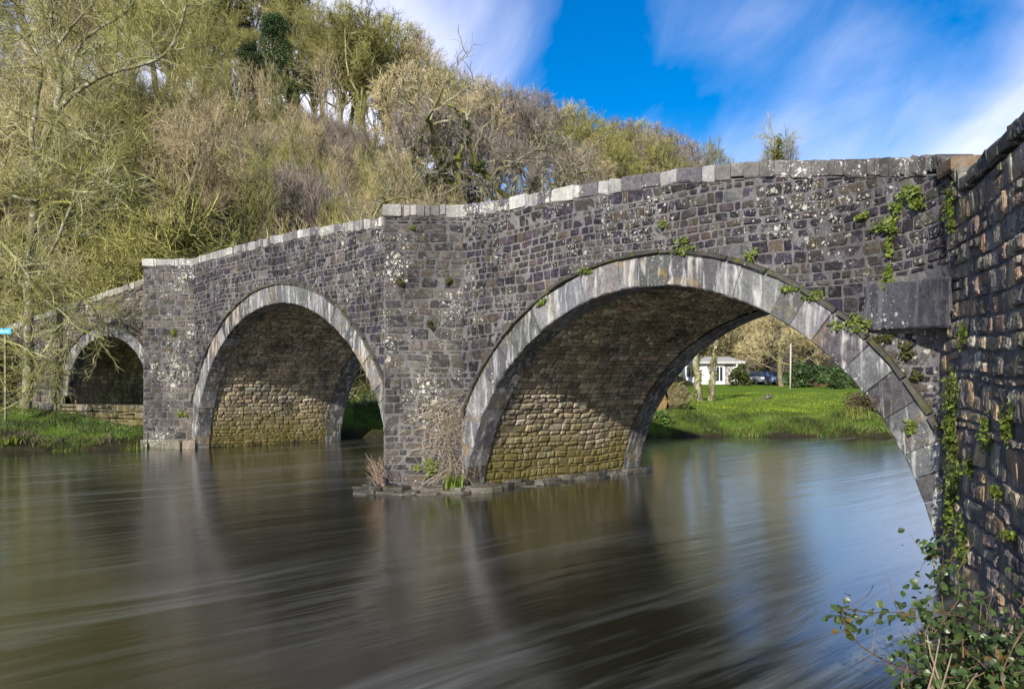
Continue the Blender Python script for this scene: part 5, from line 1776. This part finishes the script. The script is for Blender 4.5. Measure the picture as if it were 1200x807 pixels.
def masonry_plants():
    main = [(1076, 226, 0.16, 0.08, 260, 'widest light green plant below the coping at the right end of the bridge face'),
            (1036, 262, 0.10, 0.06, 130, 'light green plant below and left of the widest wall plant'),
            (1046, 288, 0.05, 0.14, 150, 'narrow trailing green plant above the slate slab'),
            (800, 291, 0.16, 0.08, 190, 'green tuft growing on the crown of the nearest arch'),
            (778, 262, 0.05, 0.05, 50, 'small green sprig above the crown of the nearest arch'),
            (885, 300, 0.05, 0.07, 60, 'small green sprig right of the crown of the nearest arch'),
            (1000, 380, 0.12, 0.07, 200, 'green clump on the hood stones beside the slate slab'),
            (1092, 238, 0.10, 0.05, 120, 'pale green plant just right of the widest wall plant'),
            (1012, 256, 0.05, 0.05, 60, 'small green plant left of the trailing plants near the top right'),
            (1044, 318, 0.05, 0.10, 110, 'green strand directly above the slate slab'),
            (1060, 244, 0.06, 0.05, 70, 'small light green patch between the two largest wall plants'),
            (690, 318, 0.14, 0.04, 110, 'low moss fringe on the left shoulder of the nearest arch hood'),
            (930, 338, 0.10, 0.04, 90, 'low green fringe on the right shoulder of the nearest arch hood'),
            (640, 352, 0.10, 0.04, 70, 'small moss fringe lower on the left side of the nearest arch hood'),
            (952, 350, 0.14, 0.06, 120, 'green fringe on the hood stones of the nearest arch')]
    for i, (px, py, ru, rv, n, lb) in enumerate(main):
        u, v = hit_main(px, py)
        wall_plant(FM_UP if v > 3.1 else FM_LO, u, v, ru * 1.4, rv * 1.4, n, 0.028, lb, 300 + i)
    for i, (px, py, ru, rv, n, lb) in enumerate([
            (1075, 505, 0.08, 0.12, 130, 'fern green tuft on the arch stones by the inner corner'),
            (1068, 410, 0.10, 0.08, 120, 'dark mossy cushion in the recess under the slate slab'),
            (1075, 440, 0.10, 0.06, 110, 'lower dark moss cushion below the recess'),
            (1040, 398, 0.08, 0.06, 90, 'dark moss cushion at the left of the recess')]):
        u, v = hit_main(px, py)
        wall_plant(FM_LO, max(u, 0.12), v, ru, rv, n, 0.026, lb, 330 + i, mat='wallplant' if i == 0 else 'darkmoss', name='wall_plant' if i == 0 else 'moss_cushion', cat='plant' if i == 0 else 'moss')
    wing = [(1122, 500, 0.22, 0.62, 900, 'longest trailing green plant on the right wing wall'),
            (1120, 590, 0.20, 0.30, 420, 'bright green plant hanging under the longest trailing plant'),
            (1136, 388, 0.08, 0.14, 120, 'small green sprig high on the wing wall below its top'),
            (1162, 503, 0.07, 0.13, 140, 'green tuft halfway down the wing wall right of the long plant'),
            (1190, 490, 0.07, 0.18, 170, 'green tuft on the wing wall near the right picture edge'),
            (1176, 582, 0.06, 0.10, 130, 'round green tuft low on the wing wall'),
            (1144, 545, 0.06, 0.14, 120, 'thin green strip on the wing wall beside the long plant'),
            (1132, 640, 0.14, 0.26, 300, 'green plant low on the wing wall above the brambles'),
            (1192, 628, 0.10, 0.05, 120, 'flat yellow green tuft low at the right picture edge')]
    for i, (px, py, ru, rv, n, lb) in enumerate(wing):
        u, v = hit_wing(px, py)
        wall_plant(FM_WING, u, v, ru, rv, n, 0.024, lb, 350 + i)
    u, v = hit_wing(1133, 222)
    wall_plant(FM_UP, -0.55, 3.78, 0.10, 0.22, 220, 0.026, 'green plant hanging from the corner of the parapet', 365)
    for i, (c, px, py, r_, n, mt, lb) in enumerate([
            (0, 470, 330, 0.10, 110, 'darkmoss', 'round dark moss tuft high on the first pier'),
            (0, 526, 330, 0.07, 70, 'darkmoss', 'small dark moss tuft beside the pier edge'),
            (0, 484, 268, 0.05, 50, 'wallplant', 'tiny green sprig near the top of the first pier'),
            (0, 505, 380, 0.08, 80, 'darkmoss', 'olive moss tuft in the middle of the first pier'),
            (0, 503, 549, 0.16, 330, 'wallplant', 'bright green fern tuft at the foot of the first pier'),
            (1, 205, 390, 0.13, 120, 'wallplant', 'green tuft in the middle of the second pier'),
            (1, 214, 485, 0.14, 120, 'wallplant', 'green tuft low on the second pier')]):
        u, v = hit_cut(c, px, py)
        wall_plant(CUTF[c][0], u, v, r_ * 0.8, r_ * 0.8, n, 0.032, lb, 380 + i, mat=mt, name='moss_tuft' if mt == 'darkmoss' else 'wall_plant', cat='moss' if mt == 'darkmoss' else 'plant')
    blade_tuft('grass_tuft', (*(O2 + 8.22 * d2 - n2_ * 0.35), 0.08), 70, 0.28, 0.012, YG, 'green grass tuft on the footing where pier meets arch', 'grass tuft', r=0.14, lean=0.8, seed=6)
    # dead straw hanging on the pier
    rng = np.random.default_rng(77); mb = MB()
    for k in range(270):
        px = rng.normal(518, 14); py = 468 + 92 * rng.random() ** 1.2
        px += (py - 470) * 0.13
        u, v = hit_cut(0, px, py)
        p = CUTF[0][0](np.array([u]), np.array([v]), np.array([0.05]))[0]
        a = rng.normal(0, 1, 3) * [1, 0.45, 0.8]; a[1] = -abs(a[1]) * 0.6
        pts, _ = branch_path(rng, p, a, rng.uniform(0.25, 0.65), 4, 0.25, -0.22)
        pts[:, 1] = np.minimum(pts[:, 1], p[1] + 0.03)
        tube(mb, pts, [0.0045, 0.0045, 0.004, 0.003, 0.0015], 3, np.array([0.52, 0.44, 0.31]) * rng.uniform(0.5, 1.25))
    o = mb.build('dry_grass', M['grass']); tag(o, 'pale dead grass hanging against the first pier beside the arch', 'dry grass')
    mb = MB()
    for k in range(34):
        p = at(rng.normal(447, 5), 15.0, rng.uniform(558, 572)); a = np.array([rng.normal(-0.5, 0.35), -0.3 + rng.normal(0, 0.2), rng.uniform(0.5, 1.2)])
        pts, _ = branch_path(rng, p, a, rng.uniform(0.25, 0.6), 4, 0.22, 0.02)
        tube(mb, pts, [0.006, 0.006, 0.005, 0.004, 0.002], 3, np.array([0.42, 0.30, 0.22]) * rng.uniform(0.6, 1.3))
    o = mb.build('dry_grass', M['grass']); tag(o, 'spray of dead brown stems at the upstream point of the first pier', 'dry grass')


masonry_plants()


def bramble():
    rng = np.random.default_rng(88)
    st, lv = MB(), MB()
    root = at(1150, 4.9, z=0.15)
    K = 0.745
    M['bramble'] = mat_leaf('bramble_leaves', (0.018, 0.045, 0.016), (0.085, 0.12, 0.035), 0.35, 0.2, 14)
    def leafspray(P, n, size):
        for k in range(n):
            i = rng.integers(1, len(P)); q = P[i] + rng.normal(0, 0.04, 3)
            c = np.array([1, 1, 1]) if rng.random() < 0.95 else np.array([1.9, 0.8, 0.8])
            real_leaf(q, size * rng.uniform(0.7, 1.3), c * rng.uniform(0.6, 1.5))
    def real_leaf(p, s, c):
        nr = unit(rng.normal(0, 0.7, 3) + np.array([-0.2, -0.5, 0.8])); t = unit(np.cross(nr, rng.normal(0, 1, 3))); b = np.cross(nr, t)
        o = [(0, 0, 0), (0.3, 0.38, 0.10), (0.65, 0.40, 0.06), (1.0, 0.0, -0.10), (0.65, -0.40, 0.06), (0.3, -0.38, 0.10), (0.35, 0, 0), (0.68, 0, 0)]
        v = [p + (t * x + b * y + nr * z) * s for x, y, z in o]
        lv.add(v, [(0, 1, 6), (1, 2, 7, 6), (2, 3, 7), (0, 6, 5), (6, 7, 4, 5), (7, 3, 4)], c)
    # long arching canes over the water, then the thicket at the wall foot
    canes = [[(1100, 800, 6.6), (1040, 775, 6.5), (1010, 758, 6.45), (995, 740, 6.4), (985, 722, 6.4), (990, 712, 6.4), (1020, 718, 6.5), (1050, 716, 6.6), (1085, 726, 6.8)],
             [(1120, 800, 7.0), (1100, 745, 6.9), (1075, 700, 6.8), (1068, 712, 6.8)],
             [(1065, 830, 6.4), (1055, 800, 6.4), (1068, 770, 6.5), (1100, 735, 6.7), (1125, 700, 7.0)],
             [(1140, 830, 6.4), (1180, 775, 6.1), (1210, 750, 6.0)], [(1160, 830, 6.2), (1168, 770, 6.2), (1165, 730, 6.3)],
             [(1100, 830, 6.6), (1110, 760, 6.8), (1103, 690, 7.3), (1106, 640, 8.0)], [(1130, 830, 6.6), (1128, 730, 6.9), (1122, 670, 7.4)],
             [(1150, 820, 6.4), (1146, 760, 6.5), (1150, 705, 6.7)], [(1120, 830, 6.5), (1090, 770, 6.5), (1060, 745, 6.5)],
             [(1185, 830, 6.0), (1172, 790, 6.0), (1196, 740, 5.9)], [(1100, 690, 7.6), (1092, 650, 8.2), (1088, 640, 8.3)], [(1140, 815, 6.6), (1115, 790, 6.5), (1085, 800, 6.4)]]
    for k, cn in enumerate(canes):
        P = np.array([at(x, D * K, y) for x, y, D in cn]) - root
        t = np.linspace(0, len(P) - 1, len(P) * 4)
        Q = np.array([np.interp(t, range(len(P)), P[:, j]) for j in range(3)]).T
        Q[1:-1] = (Q[:-2] + Q[1:-1] * 2 + Q[2:]) / 4
        tube(st, Q, np.linspace(0.006, 0.0025, len(Q)), 5, np.array([0.5, 0.36, 0.3]) * rng.uniform(0.6, 1.5))
        leafspray(Q[len(Q) // 3:] if k == 0 else Q, 60 if k == 0 else 45, 0.05)
        for j in range(5):
            i = rng.integers(2, len(Q)); pts, _ = branch_path(rng, Q[i], rng.normal(0, 1, 3) + [0, -0.3, 0.4], rng.uniform(0.15, 0.45), 4, 0.2, 0)
            tube(st, pts, np.linspace(0.003, 0.0015, 5), 4, np.array([0.6, 0.48, 0.4]) * rng.uniform(0.6, 1.4))
            if k and rng.random() < 0.7: leafspray(pts, 5, 0.045)
    for j in range(5):
        p = at(rng.uniform(1075, 1120), 6.3 * K, 830) - root
        pts, _ = branch_path(rng, p, (rng.normal(0, 0.3), rng.normal(0, 0.3), 1), rng.uniform(0.25, 0.55), 4, 0.1, 0)
        tube(st, pts, np.linspace(0.006, 0.003, 5), 5, np.array([1.2, 1.1, 1.05]) * rng.uniform(0.7, 1.3))
    for j in range(300):
        px = rng.uniform(1085, 1200); y0 = np.interp(px, [1085, 1110, 1150, 1200], [775, 720, 735, 780])
        py = y0 + (850 - y0) * rng.random() ** 0.7
        t_, _v = hit_wing(max(px, 1112), 600); Dw = C2[1] + t_ * WD[1]
        D = min(Dw - 0.15, 5.6) - rng.uniform(0, 0.9)
        real_leaf(at(px, D, py) - root, 0.052 * rng.uniform(0.6, 1.4), np.array([1, 1, 1]) * rng.uniform(0.5, 1.6) if rng.random() < 0.92 else np.array([1.6, 1.4, 0.7]) * rng.uniform(0.5, 1.2))
    o = empty('bramble_bush', root)
    st.build('stems', M['twig_grey'], o); lv.build('leaves', M['bramble'], o)
    tag(o, 'bramble bush with arching leafy canes at the foot of the wing wall', 'bramble')


bramble()
